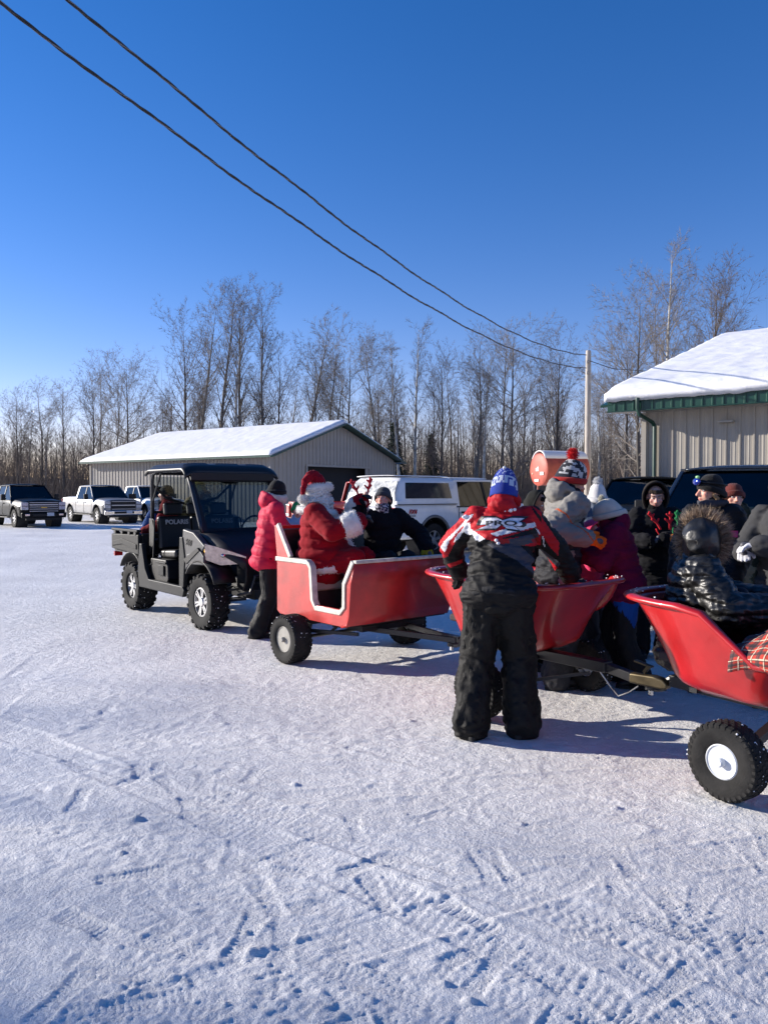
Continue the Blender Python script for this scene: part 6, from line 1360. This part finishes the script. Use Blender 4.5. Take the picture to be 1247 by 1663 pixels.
p.body(); sp_, hp_, sr_, re_, rw_ = [np.array(v) for v in (p.sp, p.hip, p.sr, p.re, p.rw)]
def greyj(q, n_):
    h = (q - hp_) @ sp_; o = np.tile(np.array((.030, .031, .038)), (len(q), 1)); x = q[:, 0]; arm = (np.abs(x) > .205) | (q[:, 1] > .20); yoke = h > .36 + .06 * np.abs(x) / .2
    o[yoke | arm] = (.20, .19, .175); dd = q - sr_; t = np.clip((dd @ (re_ - sr_)) / ((re_ - sr_) @ (re_ - sr_)), -1, 2); o[arm & (np.abs(t - .55) < .022) & (x > 0)] = (.55, .09, .02); o[(h < .1) & ~arm] = (.012, .012, .016); return o
p.jacket(C_NYL, greyj, b=.042, hem=.10, hood=True, fold=.014, ff=7, name='ski_jacket', voxel=.010); p.trousers(col=(.03, .03, .035), b=.035); p.boots()
p.hand(1, (.75, .11, .01), .35, th=.012, cuff=.09, cr=.014, palm=(-1, 0, -.3)); p.hand(-1, (.75, .11, .01), .35, th=.012, cuff=.09, cr=.014)
hh_ = [np.array(v) for v in (p.hc, p.hu, p.hf, p.hr)]
def pomcol(q, n_):
    d = q - hh_[0]; z = d @ hh_[1]; o = np.tile(np.array((.018, .02, .03)), (len(q), 1)); a = np.arctan2(d @ hh_[3], d @ hh_[2]); pt_ = pn(a * 2.2, z * 28, z * 0 + 4) > .02; o[pt_ & (z > .03)] = (.5, .5, .5); return o
p.beanie(colf=pomcol, cuff=.05, cuffcol=(.42, .02, .015), top=.165, brim=.01, back=-.06, sc=1.14); p.pom((.60, .012, .015), (0, -.06, .195), .048)
mb = MB(); [mb.cap(*[p.neck + p.R * math.sin(b) * .10 + p.fw * (math.cos(b) * .10 - .03) + p.sp * (.075 - .035 * math.cos(b)) for b in (a, a + .45)], .032, None, 8) for a in [i * .45 for i in range(14)]]; garment('black_scarf', mb, p.t, C_SOFT, (.012, .012, .016), .011, 2, .012, 14)
p = Person(at(970, 8.4), (.1, 1), 'person further back in white furry pompom hat and slate coat', H=1.70)
p.body(detail=False); p.jacket(col=(.07, .09, .13), b=.035); p.trousers(col=(.02, .02, .03)); p.boots(); p.beanie((.68, .66, .64), m=C_FUR, top=.15, brim=.0, back=-.07, sc=1.12); p.pom((.74, .73, .71), (0, -.02, .165), .05, 3); p.hand(-1, BLK, .4); p.hand(1, BLK, .4)
p = Person(at(1018, 6.36), (-.96, .16), 'person in maroon coat, cream knit hat and blue snow trousers, leaning towards the child', H=1.58, lean=(0, .26), head=(.1, .85, -.55), lh=(-.04, .36, 1.10), rh=(.18, .50, 1.16), lf=(-.13, -.06), rf=(.13, .06), fem=True, elbL=(-1, -.4, -.8))
p.body(); p.jacket(C_SOFT, (.135, .006, .035), b=.05, hem=.10, hood=True, fold=.010, ff=7, name='maroon_coat', wide=1.08)
def bluet(q, n_):
    o = np.tile(np.array((.006, .065, .30)), (len(q), 1)); y = q[:, 1]; z = q[:, 2]; o[(z < .56 + 1.0 * y)] = (.010, .010, .012); o[np.abs(y + .12 - .25 * (z - .7)) < .035] = (.01, .01, .012); return o
p.trousers(C_NYL, bluet, b=.04, cuff=.02, name='snow_trousers'); p.boots(); p.beanie((.60, .57, .50), top=.145, brim=.010, back=-.08, sc=1.30, cuff=.06, cuffcol=(.58, .55, .48)); p.pom((.64, .62, .52), (0, -.03, .155), .026, 4)
mb = MB(); mb.ell(p.hp(0, -.02, -.05), (.085, .095, .09), 12, 8, p.hM()); mb.cap(p.hp(0, -.02, -.06), p.neck, .08, .09); garment('dark_hair_and_scarf', mb, p.t, C_SOFT, (.012, .009, .008), .010, 2, .008, 25)
p.hand(-1, BLK, .5); p.hand(1, BLK, .5)
p = Person(at(957, 6.78), (.75, -.66), 'child in hot pink coat between the grey jacket and the maroon coat', H=1.36, head=(.2, .95, -.1), lh=(-.1, .3, .85), rh=(.12, .30, 1.05), group='people gathered round the carts')
p.body(skin=(.5, .3, .22)); p.jacket(C_NYL, (.68, .045, .13), b=.035, hem=.12); p.trousers(col=(.03, .03, .035), b=.03); p.boots(); p.hood((.68, .05, .14), r=(.115, .125, .135)); p.hand(1, (.72, .06, .12), .5, th=.012); p.hand(-1, (.72, .06, .12), .5, th=.012)
p = Person(at(1063, 7.45), (-.22, -.97), 'person in dark hooded parka holding red and green antler headbands', H=1.70, head=(.0, .97, -.18), lh=(-.06, .30, 1.16), rh=(.10, .30, 1.14), lf=(-.09, 0), rf=(.12, .03))
p.body(skin=(.50, .31, .25)); p.jacket(C_SOFT, (.011, .011, .013), b=.04, hem=.20, fold=.012); p.trousers(b=.02); p.boots(); p.hood((.030, .026, .022), C_SOFT, r=(.122, .135, .155), open_=104, tilt=.05); p.hand(-1, BLK, .8); p.hand(1, BLK, .8); p.hair([[(x * .011, .078 - abs(x) * .004, .085), (x * .013 - .003, .090 - abs(x) * .005, .057)] for x in range(-5, 6)], (.05, .035, .025), .007, 'fringe')
mb = MB(); mb.cap(p.neck, p.hp(0, .01, -.09), .085, .078); garment('neck_warmer', mb, p.t, C_SOFT, BLK, .010, 2, .006, 20)
for dx, dz, c_, lb, u_ in ((-.03, 1.26, (.60, .01, .02), 'red antler headband held against the dark hooded parka', (-.35, 0, 1)), (.13, 1.27, (.01, .22, .06), 'green antler headband held against the dark hooded parka', (.3, 0, 1))):
    antlers('antler_headband', lb, Vector((p.t.location.x + dx, p.t.location.y - .36, dz)), u_, (1, -.2, 0), c_, .95)
tag(MB().tube([Vector((p.t.location.x + .03 + .025 * math.cos(a), p.t.location.y - .40, 1.17 + .035 * math.sin(a))) for a in [i * math.pi / 8 for i in range(16)]], .009, 6, closed=True).build('orange_ring', mat('orange_plastic', (.7, .2, .02), .5), smooth=180), 'small orange ring dangling under the antler headbands', 'ring')

# --- figures round the front tub
p = Person(at(1158, 6.15), (-.62, -.78), 'person in profile with black beanie, goggles and blond plaits, black coat with pink logos', H=1.76, lean=(0, .03), head=(.72, .70, .0), fem=True, lh=(-.2, .2, .95), rh=(.2, .25, .95))
p.body(skin=(.62, .36, .26)); jk = p.jacket(C_NYL, lambda q, n_: np.where(((q[:, 2] > 1.36) & (q[:, 0] > .03) & (q[:, 0] < .13) & (q[:, 1] < 0))[:, None], np.array((.42, .01, .12)), np.array((.009, .009, .011))), b=.04, hem=.14, fold=.012, name='riding_coat', hood=False); p.trousers(); p.boots(); p.hand(-1, BLK, .5); p.hand(1, BLK, .5)
p.beanie((.008, .0075, .0075), top=.14, brim=.022, back=-.05, cuff=.05)
MP = mat('pink_print', (.62, .01, .16), .6); D0 = Vector((0, -1, 0)); decal('logo_patch', [(0, 0), (.05, .03), (.0, .045), (.0, .01), (-.05, .045), (-.05, .03)], Vector((.02, .4, 1.315)), Vector((1, 0, 0)), Zv, D0, jk, MP, p.t, .004, .02); decal('logo_patch', [(-.045, -.02), (.045, -.02), (.045, .03), (-.045, .03)], Vector((-.17, .4, 1.27)), Vector((1, 0, 0)), Zv, D0, jk, MP, p.t, .004, .02)
g_ = MB().tube([p.hp(.092 * math.cos(a), -.012 + .112 * math.sin(a), .062 + .012 * math.sin(a)) for a in [i * math.pi / 16 for i in range(32)]], .008, 6, closed=True).build('goggle_strap', M_blk, p.t, smooth=180)
MB().ell(p.hp(0, .118, .078), (.055, .02, .03), 12, 8, p.hM()).build('goggle_lens', mat('blue_lens', (.03, .05, .35), .1, metal=.5, coat=1.), p.t, smooth=180); MB().ell(p.hp(-.03, .125, .115), (.018, .01, .012), 8, 6).build('goggle_clip', mat('green_clip', (.3, .6, .25), .4), p.t, smooth=180)
for sx_ in (-1, 1):
    pts = [p.hp(sx_ * (.078 + .012 * math.sin(i * 2.1)), .0 + .012 * math.cos(i * 2.1) - .004 * i, -.03 - .022 * i) for i in range(11)]; mb = MB(); [mb.cap(pts[i], pts[i + 1], .015, None, 8) for i in range(10)]; garment('plait', mb, p.t, C_SOFT, (.30, .20, .11), .006, 1, .004, 60)
mb = MB(); [mb.cap(*[p.neck + p.R * math.sin(b) * .09 + p.fw * math.cos(b) * .09 + p.sp * .045 for b in (a, a + .45)], .03, None, 8) for a in [i * .45 for i in range(14)]]; garment('collar_lining', mb, p.t, C_SOFT, (.05, .05, .06), .011, 2, .006, 20)
p = Person((1.955, 4.85), (.86, -.30), 'person in shiny black puffer coat, fur-ruffed hood up, in the front tub cart', H=1.70, sit=(0, -.03, .64), lean=(0, .12), head=(-.90, .25, .06), lh=(-.12, .42, .92), rh=(.2, .40, .90), lf=(-.13, .50, .50), rf=(.13, .50, .50), kneepole=(0, .5, .9), yaw=.15)
p.body(); p.jacket(C_SHINE, (.008, .008, .008), b=.062, hem=.10, fold=.012, ff=9, quilt=(.068, .015), name='puffer_coat', wide=1.10, voxel=.009); p.trousers(col=(.012, .013, .02)); p.boots(); p.hand(-1, BLK, .5); p.hand(1, BLK, .5)
p.hood((.009, .009, .009), C_SHINE, r=(.118, .130, .140), open_=100, tilt=.05, fold=.009, fur_=[((.16, .095, .055), 'fur_brown', 7000, .07), ((.42, .31, .21), 'fur_tan', 4200, .09), ((.04, .025, .018), 'fur_dark', 1300, .06)])
p = Person((2.93, 5.62), (-.86, -.5), 'person at the picture edge in grey coat with white and black glove', H=1.76, head=(.1, .98, -.05), lh=(-.05, .36, 1.22), rh=(.12, .30, 1.16), elbL=(-1, -.2, -.5))
p.body(skin=(.5, .3, .22)); p.jacket(C_SOFT, (.05, .05, .052), b=.04); p.trousers(); p.boots(); p.beanie((.035, .035, .03)); p.hand(-1, (.62, .62, .64), .45, palm=(0, 0, -1), cuffcol=(.02, .02, .02), cuff=.06); p.hand(1, (.62, .62, .64), .45, palm=(0, 0, -1), cuffcol=(.02, .02, .02), cuff=.06); p.hair([[(x * .075, .0, -.02), (x * .08, -.01, -.10), (x * .07, .0, -.17)] for x in (-1, 1)], (.32, .23, .12), .022)
p = Person((3.15, 6.95), (-.15, -.98), 'person in olive camouflage coat standing behind the one with blond plaits', H=1.70)
camo = lambda q, n_: np.where((pn(q[:, 0] * 9, q[:, 1] * 9, q[:, 2] * 9) > .08)[:, None], np.array((.035, .035, .022)), np.where((pn(q[:, 0] * 7 + 4, q[:, 1] * 7, q[:, 2] * 7) > .1)[:, None], np.array((.16, .13, .08)), np.array((.085, .085, .05))))
p.body(); p.jacket(C_SOFT, camo, b=.045, hood=True, name='camouflage_coat'); p.trousers(col=(.04, .04, .03)); p.boots(); p.beanie((.12, .02, .015)); p.hand(-1, BLK, .5); p.hand(1, BLK, .5)

# --- figures in the cargo box of the utility vehicle
p = Person((-2.68, 11.22), (-.75, .6), 'person in yellow knit hat and camouflage jacket sitting in the cargo box', H=1.76, sit=(0, 0, .95), head=(-.1, .95, .05), lf=(-.13, .42, .82), rf=(.13, .42, .82), kneepole=(0, .5, .9), lh=(-.15, .35, 1.05), rh=(.15, .35, 1.05), group='people riding in the utility vehicle')
p.body(detail=False); p.jacket(C_SOFT, camo, b=.04, hood=True, name='camouflage_jacket'); p.trousers(col=(.05, .05, .035)); p.boots(); p.beanie((.42, .33, .03), top=.145, brim=.01, back=-.06); p.hand(-1, BLK, .5); p.hand(1, BLK, .5)
p = Person((-3.08, 10.98), (-.97, -.2), 'person in red coat and blue jeans sitting at the near side of the cargo box', H=1.68, sit=(0, 0, .93), head=(0, .95, 0), lf=(-.12, .40, .82), rf=(.12, .40, .82), kneepole=(0, .4, .9), lh=(-.15, .3, 1.05), rh=(.15, .3, 1.05), group='people riding in the utility vehicle')
p.body(detail=False); p.jacket(C_SOFT, (.16, .012, .015), b=.035); p.trousers(C_SOFT, (.03, .07, .20), b=.02, name='blue_jeans'); p.boots(); p.beanie((.02, .02, .02)); p.hand(-1, BLK, .5); p.hand(1, BLK, .5)
# --- behind the sled: small figure by the red pickup
p = Person(at(483, 9.6), (.2, -.98), 'small person in pale blue coat and green hat, glimpsed beside the pink coat', H=1.50)
p.body(detail=False); p.jacket(C_SOFT, (.25, .38, .52), b=.035); p.trousers(); p.boots(); p.beanie((.02, .30, .08)); p.hand(-1, BLK, .5); p.hand(1, BLK, .5)

# tartan and navy blankets over the near rim of the front tub
c3 = Vector((2.29, 4.29, 0)); f3 = Vector((*F3, 0)); l3 = Vector((.84, .54, 0))
def t3(x, y, z): return c3 + f3 * x + l3 * y + Vector((0, 0, z))
blanket('blanket', M_tar, [t3(.36, .10, .80), t3(.28, -.12, .90), t3(.24, -.34, .88), t3(.22, -.46, .82), t3(.215, -.51, .75), t3(.21, -.50, .69)], f3 * .55, .05, 'red tartan blanket draped over the near rim of the front tub cart', 2., 1.0, .025)
blanket('blanket', mat('navy_fleece', (.012, .018, .04), .95, noise=.2, bump=.3), [t3(.42, .15, .84), t3(.36, -.08, .95), t3(.32, -.26, .94), t3(.30, -.40, .86)], f3 * .40, .07, 'dark navy blanket bundled on top of the tartan one', 6., 1., .03)
bpy.data.scenes.remove(TMP)
